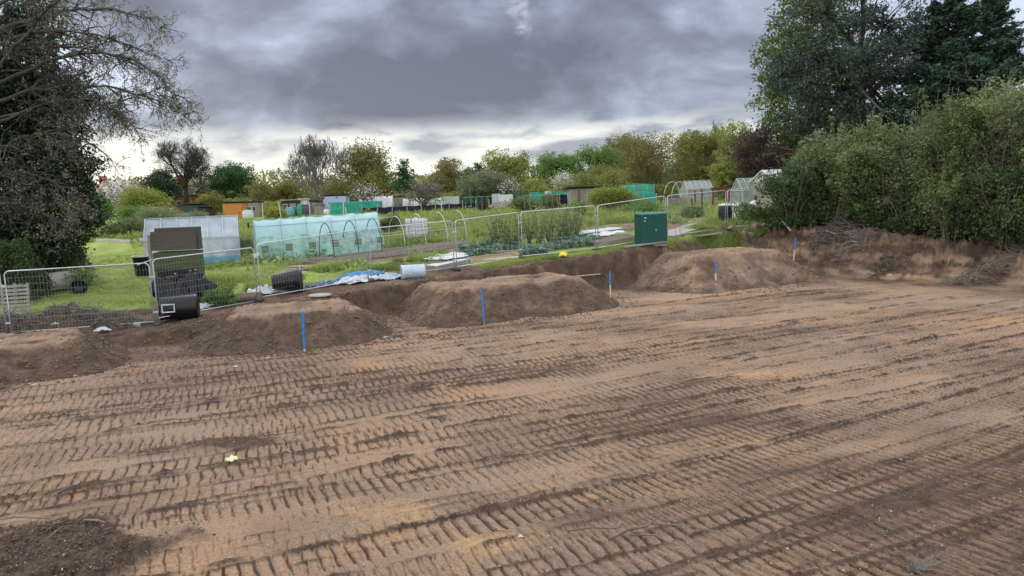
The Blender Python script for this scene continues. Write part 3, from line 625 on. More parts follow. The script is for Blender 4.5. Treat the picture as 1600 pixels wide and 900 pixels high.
def shrubs():
    for i,(px,ty,w,hp,D,mt,lab) in enumerate(SHRUBS):
        rng=np.random.default_rng(600+i); x,y,z=GD(px,D,ty+hp); s=D/F; top=float(W(px,ty,D)[2]); h=max(.4,top-z); wd=w*s
        t=thing('shrub',lab,'shrub',(x,y,z),0,'shrubs among the allotments'); L=lobes_auto(rng,wd,h,7,1)
        cl=crown_mesh(rng,L,int(60+14*w*hp/30),22,wd*.09,max(.07,2.2*s),MAT[mt],t,shell=.45,flat=1); limbs_mesh(rng,h*.25,L,cl,.03,MAT['bark'],t,'stem',30,3)
    # currant bushes: one proto, copies
    rng=np.random.default_rng(650); t0=None
    spots=[(772,384),(792,386),(808,383),(826,381),(842,383),(858,378),(874,375),(890,374),(903,371),(784,374),(815,371),(848,368),(880,362),(905,358)]
    for i,(px,py) in enumerate(spots):
        x,y,z=G(px,py)
        if i==0:
            t0=thing('fruit_bush','upright leafy fruit bush with bare lower stems in the planted plot','fruit bush',(x,y,z),0,'fruit bushes in the middle plot'); mb=MB(); C0=[]
            for k in range(16):
                a=rng.uniform(0,6.28); e=np.array([np.cos(a)*rng.uniform(.15,.55),np.sin(a)*rng.uniform(.15,.55),rng.uniform(.9,1.5)]); P=wob(rng,(0,0,-.1),e,5,.1); mb.tube(P,np.linspace(.018,.006,6),4,False); C0+=P[2:]
            mb.build('stem',MAT['bark'],t0); C0=np.array(C0); n=560; c=C0[rng.integers(0,len(C0),n)]+rng.normal(size=(n,3))*.09; V,Fq=leafquads(c,rng.uniform(.06,.13,n),rng); npmesh('foliage',V,Fq,MAT['fresh'],t0,tint=np.repeat(rng.uniform(0,1,n),4)); kids=list(t0.children)
        else:
            t=t0.copy(); C.objects.link(t); t.location=(x,y,z); t.rotation_euler=(0,0,rng.uniform(0,6)); k=rng.uniform(.75,1.15); t.scale=(k,k,k*rng.uniform(.85,1.1))
            for ch in kids: c=ch.copy(); C.objects.link(c); c.parent=t
    # grass tufts: verge, field edge, rough growth
    c=[];sz=[];tt=[]
    def scatter(n,s0,s1,q0,q1,h,seed,thr=-.2):
        r=np.random.default_rng(seed); s=r.uniform(s0,s1,n); q=r.uniform(q0,q1,n); x=FA[0]+FD[0]*s-FN[0]*q; y=FA[1]+FD[1]*s-FN[1]*q
        ok=fbm(x*.45,y*.45,3,70+seed)>thr; ok&=path_mask(x,y)<.3
        for (bs,bq,hl,hw) in BEDS: ok&=~((np.abs(s-bs)<hl)&(np.abs(q-bq)<hw))
        x,y=x[ok],y[ok]; zz=H(x,y); hh=h*(.6+.8*np.clip(fbm(x*.7,y*.7,2,90)+.5,0,1))*r.uniform(.5,1.2,len(x)); c.append(np.stack([x,y,zz],1)); sz.append(hh); tt.append(np.clip(.45+.5*fbm(x*.5,y*.5,3,95)+r.uniform(-.25,.25,len(x)),0,1))
    scatter(9000,-2,9,2.4,16,.06,1,-1); scatter(26000,5,16,1.7,4.6,.26,2,-.05); scatter(17000,16,33,-.9,.35,.12,3,-1); scatter(26000,8,30,7.5,22,.42,4,-.15); scatter(14000,18,40,4.5,16,.36,5,.0); scatter(9000,-6,6,24,40,.35,6,-.1); scatter(8000,6,14,14,40,.35,16,-.1); scatter(12000,22,52,14,44,.4,7,-.3); scatter(6000,28.5,34,.5,4,.35,8,-.3)
    # broad-leaved weeds in drifts over the plots
    r=np.random.default_rng(19); n=60000; s=r.uniform(4,50,n); q=r.uniform(2.5,42,n); x=FA[0]+FD[0]*s-FN[0]*q; y=FA[1]+FD[1]*s-FN[1]*q
    ok=(fbm(x*.35,y*.35,3,171)>.12)&(path_mask(x,y)<.2)
    for (bs,bq,hl,hw) in BEDS: ok&=~((np.abs(s-bs)<hl)&(np.abs(q-bq)<hw))
    x,y=x[ok],y[ok]; n=len(x); hh=.12+.38*np.clip(fbm(x*.6,y*.6,2,172)+.4,0,1); wc=np.stack([x,y,H(x,y)+hh*r.uniform(.2,1,n)],1); V,Fq=leafquads(wc,r.uniform(.10,.26,n),r,.6,.5)
    o=npmesh('weeds',V,Fq,MAT['weedleaf'],tint=np.repeat(np.clip(.45+.5*fbm(x*.3,y*.3,3,173)+r.uniform(-.25,.25,n),0,1),4)); tag(o,'drifts of broad-leaved weeds over the plots','weeds',kind='stuff')
    c=np.concatenate(c); sz=np.concatenate(sz); tt=np.concatenate(tt); n=len(c); r=np.random.default_rng(9)
    nb=3; c=np.repeat(c,nb,0)+np.c_[r.normal(size=(n*nb,2))*.05,np.zeros(n*nb)]; sz=np.repeat(sz,nb)*r.uniform(.6,1.1,n*nb); tt=np.repeat(tt,nb)
    a=r.uniform(0,6.28,n*nb); w=.012+.045*sz; ln=r.normal(size=(n*nb,2))*.35*sz[:,None]
    A=c+np.c_[np.cos(a)*w,np.sin(a)*w,-.02*np.ones(n*nb)]; B=c-np.c_[np.cos(a)*w,np.sin(a)*w,.02*np.ones(n*nb)]; T=c+np.c_[ln,sz]
    V=np.stack([A,B,T],1).reshape(-1,3); o=npmesh('grass',V,np.arange(3*n*nb).reshape(-1,3),MAT['blade'],tint=np.repeat(tt,3)); tag(o,'rough grass and weeds covering the verge and plots','grass',kind='stuff')
BUILD.append(shrubs)
# ================= fence, stakes, cabinet, rubbish =================
def omats():
    m=MAT
    m['galv']=M('galvanised_steel',(.47,.50,.53),.42,.2,9,.05,.5); m['wood']=M('timber',(.42,.33,.22),.8,.35,4,.3,stretch=(6,6,.6)); m['paleWood']=M('pale_timber',(.62,.54,.36),.75,.25,5,.2,stretch=(5,5,.6)); m['greywood']=M('weathered_timber',(.27,.245,.215),.9,.4,4,.4,stretch=(6,6,.5))
    m['wire']=M('mesh_wire',(.34,.36,.38),.5,.2,5,0,.5)
    m['heapsoil']=M('heap_soil',(.075,.06,.045),.95,.45,5,.6); m['deadleaf']=leafmat('dead_leaf',(.05,.055,.03),(.19,.16,.10))
    m['bluepaint']=M('blue_paint',(.02,.22,.62),.6,.55,22,.3); m['cabgreen']=M('cabinet_green',(.004,.06,.05),.5,.2,3,.04,dirt=(.012,.055,.042)); m['white']=M('white_plastic',(.56,.57,.57),.5,.15,4,.1); m['black']=M('black_plastic',(.006,.006,.007),.38,.3,5,.1,spec=.35)
    m['blacksheet']=M('black_sheeting',(.004,.004,.005),.25,.3,4,.2,spec=.28); m['paleblue']=M('pale_blue_plastic',(.40,.48,.56),.5,.2,5,.3); m['rubber']=M('rubber_foot',(.05,.05,.05),.85,.3,6,.2); m['yellow']=M('yellow_plastic',(.80,.60,.01),.5,.15,8,.2); m['brick']=M('red_brick',(.34,.12,.075),.85,.35,7,.3)
    m['stone']=M('pale_stone',(.46,.42,.36),.85,.3,9,.3); m['log']=M('log_bark',(.16,.125,.09),.9,.4,7,.5); m['bluesheet']=M('blue_sheeting',(.10,.27,.48),.45,.3,4,.4); m['silver']=M('pale_sheeting',(.50,.53,.55),.4,.2,4,.4)
    m['concrete']=M('concrete_slab',(.30,.285,.265),.9,.25,4,.2)
BUILD.append(omats)
POSTS=[(15,526),(245,508),(405,470),(578,439.5),(712,422),(814,405),(933,392),(1042,373),(1135,360)]
def fence():
    P=[np.array(G(*p)) for p in POSTS]
    P=[P[0]-np.array([3.45*.87,3.45*.48,0.1])]+P+[P[-1]+np.array([2.9,1.5,.12])]
    P[0][2]=gz(P[0][0],P[0][1]); P[8]=np.array([7.35,34.75,0]); P[8][2]=gz(7.35,34.75); P[-1][2]=gz(P[-1][0],P[-1][1])
    labs=['mesh fence panel leaving the photo at the left edge, in front of the pallet','mesh fence panel in front of the mown grass strip and debris heap','tilted mesh fence panel crossing the tall timber store and black sheeting','mesh fence panel in front of the mint polytunnel','mesh fence panel in front of the white cage tank and the hoops','mesh fence panel in front of the raised beds, left of the fruit bushes','mesh fence panel behind the yellow bag, in front of the cabbages','mesh fence panel whose end is hidden by the green cabinet','mesh fence panel between the green cabinet and the post by the water butt','last mesh fence panel running into the bank hedge']
    for i in range(len(P)-1):
        a,b=P[i],P[i+1]; d=b-a; L=np.linalg.norm(d[:2]); ang=math.atan2(d[1],d[0]); t=thing('mesh_fence_panel',labs[i],'fence panel',a,ang,'mesh panels of the site fence')
        dz=d[2]; zb=.12; zt=2.0; r=.020; g=.06; R=.14
        tl=(.10 if i==2 else 0); tr=(-.10 if i==2 else 0); ov=-.42 if i==2 else 0
        f=lambda x,z: (x,0,z+dz*x/L+ tl*(1-x/L)+tr*x/L)
        fr=MB(); x0=g; x1=L-g
        arc=lambda cx,cz,a0,a1:[(cx+R*math.cos(q),cz+R*math.sin(q)) for q in np.linspace(a0,a1,6)]
        loop=[(x0,0.02)]+[(x0,zt-R)]+arc(x0+R,zt-R,math.pi,math.pi/2)+arc(x1-R,zt-R,math.pi/2,0)+[(x1,0.02)]
        fr.tube([f(x,z) for x,z in loop],r,8); 
        if ov: fr.tube([f(x0,zt-.005),f(ov,zt-.12)],.017,6)
        fr.tube([f(x0-.0,zb),f(x1,zb)],r*.9,8); fr.build('frame',MAT['galv'],t,smooth=True)
        w=MB(); n=int(L/.095)
        for k in range(1,n): x=x0+(x1-x0)*k/n; w.tube([f(x,zb),f(x,zt-.02)],.0019,3,False)
        for k in range(1,9): z=zb+(zt-zb)*k/9; w.tube([f(x0,z),f(x1,z)],.0021,3,False)
        w.build('wire_mesh',MAT['wire'],t)
        if 0<i:
            for z in (.42,1.55): MB().box((0,0,z),(.16,.06,.05)).build('coupler',MAT['galv'],t)
        if i in (1,3):   # stay bracket with block / tag on the rail
            s=MB(); p=f(L*.86 if i==1 else .02,.0 if i==1 else 1.62); s.box((p[0],-.03,p[2]+.02),(.2,.03,.2) if i==1 else (.20,.03,.10),ry=0 if i==1 else -.35); s.build('tag_plate',MAT['white'],t)
    for k,i in enumerate((1,2,3,4,5,6,7,9)):
        p=P[i]; o=MB(); prof=[(.30,0),(.36,.03),(.34,.10),(.24,.13)]; m=Matrix.Diagonal((1,.42,1)).to_3x3()
        o.lathe(prof,16,m=m); f=o.build('fence_foot',MAT['rubber'],None,(p[0],p[1],p[2]-.01),True,math.atan2(FD[1],FD[0])+1.57)
        tag(f,['dark rubber foot under the fence post at the far left','dark rubber foot under the fence post beside the lying black barrel','dark rubber foot under the post left of the ribbed black tub','dark rubber foot under the post over the blue plastic litter','dark rubber foot under the post right of the pale drum','dark rubber foot under the post left of the yellow bag','dark rubber foot under the post right of the yellow bag','dark rubber foot under the post beside the water butt'][k],'fence foot','rubber feet of the site fence')
BUILD.append(fence)
def stakes():
    S=[((476,547),(473,487),1,'all-blue stake leaning in front of the second soil mound'),((757,506),(752,453),1,'all-blue stake leaning in front of the widest soil mound'),((954,474),(953,424),.42,'blue-topped bare wood stake between the two largest mounds'),((1118,453),(1118.5,406),.45,'blue-topped bare wood stake in front of the tallest mound'),((1239,417),(1243,372),.42,'blue-topped bare wood stake at the bank near the white post')]
    for (b,tp,fr,lab) in S:
        p=np.array(G(*b)); p[2]=max(p[2],0)
        if fr==1: p[2]+=.02
        q=W(*tp,p[1]); d=Vector(q-p); L=d.length; t=thing('survey_stake',lab,'stake',p,0,'blue-topped survey stakes')
        t.rotation_euler=d.to_track_quat('Z','Y').to_euler()
        w=.036 if fr==1 else .032
        if fr<1: MB().box((0,0,L*(1-fr)/2-.1),(w*2,w*1.3,L*(1-fr)+.2)).build('bare_post',MAT['paleWood'],t)
        else: MB().box((0,0,-.06),(w*1.9,w*1.2,.16)).build('bare_post',MAT['paleWood'],t)
        h=L*fr-(.02 if fr==1 else 0); MB().box((0,0,L-h/2),(w*2.06,w*1.36,h)).build('painted_top',MAT['bluepaint'],t)
BUILD.append(stakes)
def cabinet():
    a=np.array(G(1003,386)); a[1]+=.25; ang=math.radians(20); w=1.34; h=1.42; dp=.55
    t=thing('utility_cabinet','dark green steel utility cabinet with a sloping lid on the verge','cabinet',(a[0],a[1],gz(a[0],a[1])-.05),ang)
    b=MB(); b.box((w/2,dp/2,h/2),(w,dp,h)); o=b.build('body',MAT['cabgreen'],t)
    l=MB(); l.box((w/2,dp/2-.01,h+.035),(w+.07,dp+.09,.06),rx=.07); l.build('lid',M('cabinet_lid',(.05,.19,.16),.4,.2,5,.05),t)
    pl=MB(); pl.box((w/2,dp/2,.04),(w+.03,dp+.03,.10)); pl.build('plinth',MAT['concrete'],t)
    for s in (0,1):
        d=MB(); d.box((w*(.25+.5*s),-.012,h*.53),(w*.5-.006,.022,h*.90)); d_=d.build('door',MAT['cabgreen'],t)
        if s==1:
            hd=MB(); hd.box((w*.53+.05,-.035,h*.50),(.035,.03,.09)); hd.build('handle',MAT['galv'],d_)
    s=MB(); s.box((w*.17,-.027,h*.90),(.10,.006,.04)); s.build('label_plate',MAT['white'],t)
    s=MB(); s.box((w*.15,-.027,h*.80),(.06,.006,.05)); s.build('label_plate',MAT['white'],t)
    for x,z in ((.1,.12),(.93,.92)): MB().lathe([(.012,-.012),(.014,.012)],8,m=Matrix.Rotation(1.57,3,'X'),c=(w*x,-.03,h*z)).build('rivet',MAT['galv'],t)
BUILD.append(cabinet)
def sheet(name,lab,cat,px,py,w,d,h,mat,seed,rz=0,amp=.5,n=60,D=None,dz=0):
    """crumpled heap of sheeting: domed, folded surface with real thickness at the rim"""
    x,y,z=G(px,py) if D is None else GD(px,D,py)
    g=np.linspace(-1,1,n); X,Y=np.meshgrid(g,g,indexing='ij'); rr=np.hypot(X,Y)+.22*fbm(X*2.2,Y*2.2,3,seed)
    fold=np.abs(fbm(X*1.7+seed+.5*Y,Y*1.7,3,seed+1))**.8; dome=np.clip(1-rr**2,0,1)**.5
    Z=h*dome*(1-amp+amp*2.0*fold)+.02; keep=rr<.98
    c,s=math.cos(rz),math.sin(rz); lx=X*w/2+.05*w*fbm(X*4,Y*4,2,seed+5); ly=Y*d/2; wx=lx*c-ly*s; wy=lx*s+ly*c
    gzv=H(x+wx,y+wy)-z; Z=Z+gzv; idx=np.arange(n*n).reshape(n,n); Fq=np.stack([idx[:-1,:-1],idx[1:,:-1],idx[1:,1:],idx[:-1,1:]],-1).reshape(-1,4); Fq=Fq[keep.ravel()[Fq].all(1)]
    used=np.unique(Fq); rem=np.full(n*n,-1); rem[used]=np.arange(len(used)); V=np.stack([wx,wy,Z+dz],-1).reshape(-1,3)[used]
    o=npmesh(name,V,rem[Fq],mat,smooth=True,loc=(x,y,z)); so=o.modifiers.new('thick','SOLIDIFY'); so.thickness=.015; return tag(o,lab,cat)
def frus(name,lab,cat,px,py,L,r0,r1,rz,mat,D=None,tilt=0,ribs=0,inner=None,parts=True,group=None,sink=.02):
    """open barrel or tub lying on its side, axis along local x; mouth at -x"""
    x,y,z=G(px,py) if D is None else GD(px,D,py); rm=max(r0,r1)
    t=thing(name,lab,cat,(x,y,gz(x,y)+rm-sink),rz,group); t.rotation_euler=(0,tilt,rz); prof=[(r0*.93,.05),(r0*.93,0),(r0*1.05,0),(r0*1.05,.05),(r0,.06)]
    k=14
    for i in range(k+1):
        u=i/k; r=r0+(r1-r0)*u; prof.append((r*(1+(.022*(i%2) if ribs else 0)),.06+(L-.1)*u))
    prof+=[(r1*1.01,L-.03),(r1*.93,L),(.02,L)]
    m=Matrix.Rotation(math.pi/2,3,'Y'); MB().lathe(prof,26,m=m,c=(-L/2,0,0),caps=False).build('shell',mat,t,smooth=True)
    inn=[(r0*.93,.04)]+[(r0*.93+(r1-r0)*.93*u,.04+(L-.08)*u) for u in (0,.5,1)]+[(.02,L-.03)]
    MB().lathe(inn,26,m=m,c=(-L/2,0,0),caps=False).build('inside',inner or MAT['black'],t,smooth=True); return t
def twigpile(name,lab,cat,px,py,w,d,h,n,seed,mat,D=None,thick=.012,body=False):
    x,y,z=G(px,py) if D is None else GD(px,D,py); rng=np.random.default_rng(seed); mb=MB()
    for k in range(n):
        a=rng.uniform(0,6.28); rr=rng.uniform()**.6; b=np.array([np.cos(a)*rr*w/2,np.sin(a)*rr*d/2]); zz=h*(1-rr**1.6)*rng.uniform(.1,1.05); th=rng.uniform(0,6.28); L=rng.uniform(.25,.9)
        v=np.array([np.cos(th),np.sin(th),rng.normal()*.35])*L/2; q=np.array([b[0],b[1],zz+gz(x+b[0],y+b[1])-z+.03]); mb.tube(wob(rng,q-v,q+v,3,.18),np.linspace(thick*rng.uniform(.6,1.8),thick*.4,4),3,False)
    if not body: return tag(mb.build(name,mat,None,(x,y,z)),lab,cat)
    t=thing(name,lab,cat,(x,y,z)); mb.build('twigs',mat,t); n=70; g=np.linspace(-1.05,1.05,n); X,Y=np.meshgrid(g,g,indexing='ij')
    Z=h*np.clip(1-np.hypot(X,Y)**1.7,-.05,1)*(.75+.5*fbm(X*2.2,Y*1.6,3,seed))+.05*fbm(X*9,Y*6,3,seed+1)+H(x+X*w/2,y+Y*d/2)-z-.04
    idx=np.arange(n*n).reshape(n,n); npmesh('soil_body',np.stack([X*w/2,Y*d/2,Z],-1).reshape(-1,3),np.stack([idx[:-1,:-1],idx[1:,:-1],idx[1:,1:],idx[:-1,1:]],-1).reshape(-1,4),MAT['heapsoil'],t,smooth=True)
    m_=int(700*w*d/6); a=rng.uniform(0,6.28,m_); r=rng.uniform(0,1,m_)**.5; cx=np.cos(a)*r; cy=np.sin(a)*r; c=np.stack([cx*w/2,cy*d/2,h*np.clip(1-r**1.7,0,1)*(.75+.5*fbm(cx*2.2,cy*1.6,3,seed))+H(x+cx*w/2,y+cy*d/2)-z+.03],-1)
    V,Fq=leafquads(c,rng.uniform(.04,.11,m_),rng); npmesh('dead_leaves',V,Fq,MAT['deadleaf'],t,tint=np.repeat(rng.uniform(0,1,m_),4)); return t
def rubbish():
    m=MAT
    sheet('black_sheeting','crumpled heap of black plastic sheeting against the tall timber store','sheeting',290,468,2.2,1.5,.95,m['blacksheet'],3,.2,.42,70,26.6)
    sheet('white_sheet','white plastic sheet under the edge of the black sheeting heap','sheet',292,478,2.0,.8,.12,m['silver'],4,.3,.6,50,25.4)
    t=frus('black_barrel','black plastic barrel lying on its side by the fence post','barrel',283,506,1.15,.36,.42,.28,m['black'],24.0)
    s=MB(); [s.box((-.28+dx,-.405,.05+dz),(sx,.03,sz),rx=-.05) for dx,dz,sx,sz in ((0,.12,.40,.035),(0,-.12,.40,.035),(-.18,0,.035,.21),(.18,0,.035,.21))]; s.build('vent_frame',m['silver'],t)
    frus('black_tub','tapered black ribbed tub lying in the grass behind the fence','tub',450,463,1.05,.46,.27,math.pi+.35,m['black'],26.9,0,1)
    frus('pale_drum','pale blue-grey plastic drum lying on its side at the end of the litter','drum',646,435,.92,.27,.27,.25,m['paleblue'],28.3)
    frus('concrete_pipe','large dark-mouthed pipe lying under the evergreen tree','pipe',95,424,1.3,.36,.36,1.15,m['concrete'],28.6,inner=m['black'])
    frus('black_bucket','small black bucket standing among weeds beside the sheeting','bucket',343,447,.55,.22,.18,.5,m['black'],26.2,1.25)
    mb=MB(); x,y,z=GD(378,26.2,462); tt=frus('hollow_log','short hollow brown log lying in the weeds by the fence','log',382,462,1.15,.17,.17,math.pi+.25,m['log'],26.0)
    sheet('white_plastic_litter','crumpled white plastic lying on grass left of the black tub','litter',410,446,1.2,.7,.18,m['silver'],6,.2,.7,40,27.0)
    sheet('white_plastic_litter','white crumpled plastic on the dirt below the fence, middle of the litter','litter',560,440,1.9,.8,.16,m['silver'],7,.4,.8,50,28.0)
    sheet('blue_tarpaulin','strip of blue tarpaulin lying in the grass behind the fence','tarpaulin',562,432,2.2,.35,.18,m['bluesheet'],8,.55,.6,46,28.8)
    sheet('blue_tarpaulin','dark blue sheet folded on the grass right of the black tub','tarpaulin',505,442,1.3,.6,.12,M('dark_blue_sheet',(.05,.09,.17),.4,.3,4,.4),9,.3,.6,40,27.7)
    sheet('pale_sheet','pale blue sheet litter next to the drum','sheet',606,438,1.4,.7,.16,m['paleblue'],10,.4,.8,40,28.3)
    sheet('rag','pale blue rag lying on top of the debris heap','rag',120,484,.95,.45,.12,m['silver'],11,.1,.7,30,23.6,.42)
    sheet('rag','small white scrap on the debris heap near the fence','rag',88,500,.4,.2,.06,m['silver'],12,.4,.6,20,22.9,.2)
    sheet('rag','white plastic scrap caught under the bottom fence rail','rag',160,517,.5,.25,.12,m['silver'],13,.2,.6,20,22.4)
    # debris heap behind the left panels
    twigpile('debris_heap','long heap of brush and garden debris behind the left fence panel','debris',120,500,4.6,1.6,.72,700,20,m['twig'],23.4,.008,True)
    twigpile('debris_heap','low brown heap of brush at the left edge behind the fence','debris',10,515,3.0,1.4,.5,350,21,m['log'],22.9,.009,True)
    # planks
    for k,(px,py,L,rz,lab) in enumerate([(470,418,1.5,2.5,'pale plank leaning over others on the wood pile'),(478,424,1.8,.1,'grey plank lying at the bottom of the wood pile'),(492,412,1.7,-.35,'short plank at the back of the wood pile'),(463,434,.9,.8,'short pale batten beside the black tub'),(500,413,1.5,2.6,'plank nearest the beds on the wood pile')]):
        x,y,z=G(px,py); o=MB().box((0,0,.06+.05*k),(L,.16,.035),ry=.05).build('plank',m['paleWood'] if k in(0,3) else m['greywood'],None,(x,y,z),False,rz); tag(o,lab,'plank','planks by the black tub')
    o=sheet('yellow_bag','small bright yellow bag lying on the grass verge','bag',881,409,.42,.3,.24,m['yellow'],14,.3,.25,24,31.0)
    x,y,z=G(500,464); o=MB().lathe([(.36,0),(.40,.03),(.38,.06),(.1,.09),(.02,.10)],24).build('bin_lid',m['concrete'],None,(x,y,z+.03),True); tag(o,'round grey lid lying on the dirt below the fence','lid')
    x,y,z=G(884,408)
    # pallet at left
    x,y,z=GD(22,24.5,465); t=thing('pallet','weathered wooden pallet propped upright at the left edge','pallet',(x,y,gz(x,y)),.3); t.rotation_euler=(-.15,0,.3)
    for k in range(8): MB().box((0,0,.1+.13*k),(.85,.02,.085)).build('slat',m['greywood'],t)
    for k in (-.37,0,.37): MB().box((k,.055,.56),(.07,.08,1.1)).build('bearer',m['greywood'],t)
    # leaning timbers
    for k,(px,lab) in enumerate([(136,'grey board leaning against the evergreen tree, steepest of the two'),(145,'pale board leaning beside the grey one')]):
        x,y,z=GD(px,33,400); o=MB().box((0,0,.8),(.16,.05,1.9)).build('leaning_board',m['greywood'] if k==0 else m['wood'],None,(x,y,z)); o.rotation_euler=(.15,-.55,.2); tag(o,lab,'board','boards leaning under the evergreen tree')
    frus('old_tyre','dark tyre lying in the weeds beside the large pipe','tyre',122,430,.2,.29,.29,1.9,m['rubber'],27.9)
    # bank: white post, board, brush, rubble
    x,y,z=G(1236,362); o=MB().box((0,0,.3),(.085,.05,.72)).build('leaning_post',m['white'],None,(x,y,z+.03)); o.rotation_euler=(0,-.75,.1); tag(o,'white painted post leaning on the bank beside the hedge','post')
    x,y,z=G(1300,368); o=MB().box((0,0,.12),(.65,.15,.05)).build('plank',m['white'],None,(x,y,z)); o.rotation_euler=(0,.35,-.2); tag(o,'short white board lying in the brush on the bank','board')
    x,y,z=G(1210,362); o=MB().tube([(0,0,-.1),(.05,0,.25),(.14,.02,.6)],[.06,.055,.03],7).build('broken_stump',m['wood'],None,(x,y,z)); tag(o,'broken pale stump at the open end of the hedge','stump')
    twigpile('brush_heap','heap of cut branches on the bank in front of the hedge','brush',1318,372,3.6,1.0,.6,420,22,m['twig'],34.6,.014)
    twigpile('brush_heap','loose cut twigs hanging down the bank below the brush heap','brush',1345,392,2.4,.9,.4,160,23,m['greywood'],33.3,.012)
    twigpile('leaf_litter','patch of brown dead twigs and rubble on the bank top','litter',1392,378,1.8,.7,.3,200,24,m['log'],31.3,.016)
    twigpile('brush_heap','thin dead twigs at the hedge foot near the right edge','brush',1540,400,4,1.0,.4,200,25,m['twig'],28.6,.012)
    # bar added to stand in for the trench ledge line
    a=np.array(G(893,437)); b=np.array(G(938,430)); o=MB().tube([(0,0,.12),tuple((b-a)+np.array([0,0,.05]))],.028,7).build('pole',m['wood'],None,a); tag(o,'long pale bar standing in for the trench ledge line by the wood stake','pole')
    # bricks and stones
    for k,(px,py,r,mt,lab) in enumerate([(578,538,.13,'brick','broken red brick at the foot of the second soil mound'),(602,528,.12,'concrete','grey broken slab piece between the second and widest mounds'),(4,576,.10,'stone','white stone on the low mound at the left edge'),(118,588,.07,'stone','pale stone at the foot of the leftmost mound'),(50,602,.14,'stone','long pale stone in front of the leftmost mound'),(384,530,.07,'stone','small white stone on the second mound slope'),(418,560,.07,'stone','small pale stone in front of the second mound'),(368,573,.08,'stone','pale splinter of stone at the track edge below the second mound'),(365,826,.06,'stone','white pebble'),(1392,800,.05,'stone','white pebble on the dark track at the lower right'),(812,838,.05,'stone','white pebble beside the orange sand patch'),(1364,429,.14,'stone','white stone low on the cut bank'),(1390,431,.16,'stone','wider white stone low on the cut bank'),(505,462,.05,'stone','tiny white stone next to the round grey lid')]):
        if k==8: continue
        x,y,z=G(px,py); rng=np.random.default_rng(800+k); r*=.6; mb=MB(); mb.lathe([(.02,-.5),(.7,-.45),(1,0),(.75,.42),(.02,.55)],8,m=Matrix.Rotation(rng.uniform(-.4,.4),3,'Y')); V=np.array(mb.v)*(1+.22*rng.normal(size=(len(mb.v),1)))*np.array([r*1.35,r,r*.8]); mb.v=[tuple(map(float,p)) for p in V]
        dz=0
        for i in range(4): dz=max(dz,float(mound_h(i,np.array([x]),np.array([y]))[0][0]))
        tag(mb.build('stone' if mt!='brick' else 'brick',m[mt],None,(x,y,z+dz+r*.25)),lab,'stone' if mt!='brick' else 'brick')
    # litter and roots on the pit floor
    o=sheet('wrapper','crumpled lime green and white wrapper lying on the tracks','wrapper',363,723,.20,.16,.09,M('lime_wrapper',(.55,.62,.06),.4,.3,30,.3,dirt=(.75,.75,.72)),15,.4,.6,16)
    def root(px,py,pts,r,lab,mat='twig',name='root'):
        x,y,z=G(px,py); r*=.75; o=MB().tube(pts,[r,r*.9,r*.8,r*.5][:len(pts)] if len(pts)<=4 else np.linspace(r,r*.3,len(pts)),5).build(name,m[mat],None,(x,y,z+.03),True); tag(o,lab,'stick')
    root(785,658,[(0,0,0),(.03,.02,.12),(-.02,.03,.22),(-.06,.03,.26)],.022,'pale curled stick standing up from the tracks',name='stick')
    root(1000,838,[(-.4,-.15,.02),(-.15,0,.06),(.1,.1,.05),(.3,.32,.07),(.34,.45,.09)],.03,'thick dark forked root lying on the tracks','log')
    root(1010,842,[(-.2,.05,.0),(.1,-.05,.04),(.2,-.2,.03),(.33,-.3,.02)],.016,'thin root beside the thick forked root','log')
    root(925,832,[(-.3,0,.0),(0,.01,.03),(.3,-.02,.02)],.015,'straight thin dark stick left of the forked root','log','stick')
    root(1100,835,[(-.7,.25,.02),(-.2,.1,.05),(.2,-.1,.03),(.5,-.4,.02)],.012,'long thin pale root curving across the lower right tracks')
    root(82,780,[(0,-.12,0),(.01,.1,.03),(.06,.3,.02)],.014,'thin pale upright twig near the lower left tracks',name='stick')
    root(150,823,[(-.16,.03,.05),(0,0,.06),(.16,-.06,.05)],.03,'short pale stick lying on the dark loose soil',name='stick')
    root(102,845,[(-.1,-.2,.1),(-.02,0,.16),(.12,.1,.13)],.011,'bent thin root on the dark loose soil')
    root(35,822,[(-.5,.0,.05),(-.1,.03,.09),(.4,-.02,.07)],.017,'long pale root along the top of the dark soil')
    root(22,610,[(-.1,-.3,.02),(.1,.0,.04),(.25,.4,.05)],.025,'pale branch lying in front of the leftmost mound',name='stick')
    root(1218,855,[(0,0,0),(.02,.05,.08),(-.01,.07,.16)],.010,'tiny pale twig standing in the lower right tracks',name='stick')
    # dry plant
    x,y,z=G(1428,892); rng=np.random.default_rng(31); mb=MB()
    for k in range(40): 
        e=rng.normal(size=3)*np.array([.13,.09,.05])+np.array([.10,.04,.10]); mb.tube(wob(rng,(0,0,0),e,3,.15),[.006,.005,.004,.002],3,False)
    tag(mb.build('dry_plant',M('dry_grey_plant',(.15,.14,.125),.9,.2,9,0),None,(x,y,z)),'uprooted grey dry plant lying at the bottom right','dead plant')
    for k,(px,py,s) in enumerate([(650,606,.28),(682,654,.2)]):
        x,y,z=G(px,py); rng=np.random.default_rng(35+k); mb=MB()
        for q in range(26): v=rng.normal(size=3)*np.array([s,s*.35,.03])+np.array([0,0,.03]); mb.tube(wob(rng,-v*.6,v,3,.15),[.007,.006,.005,.003],3,False)
        tag(mb.build('root_tangle',m['log'],None,(x,y,z+.02)),['dark tangle of roots on the tracks below the widest mound','smaller dark root tangle left of the curled stick'][k],'roots')
BUILD.append(rubbish)
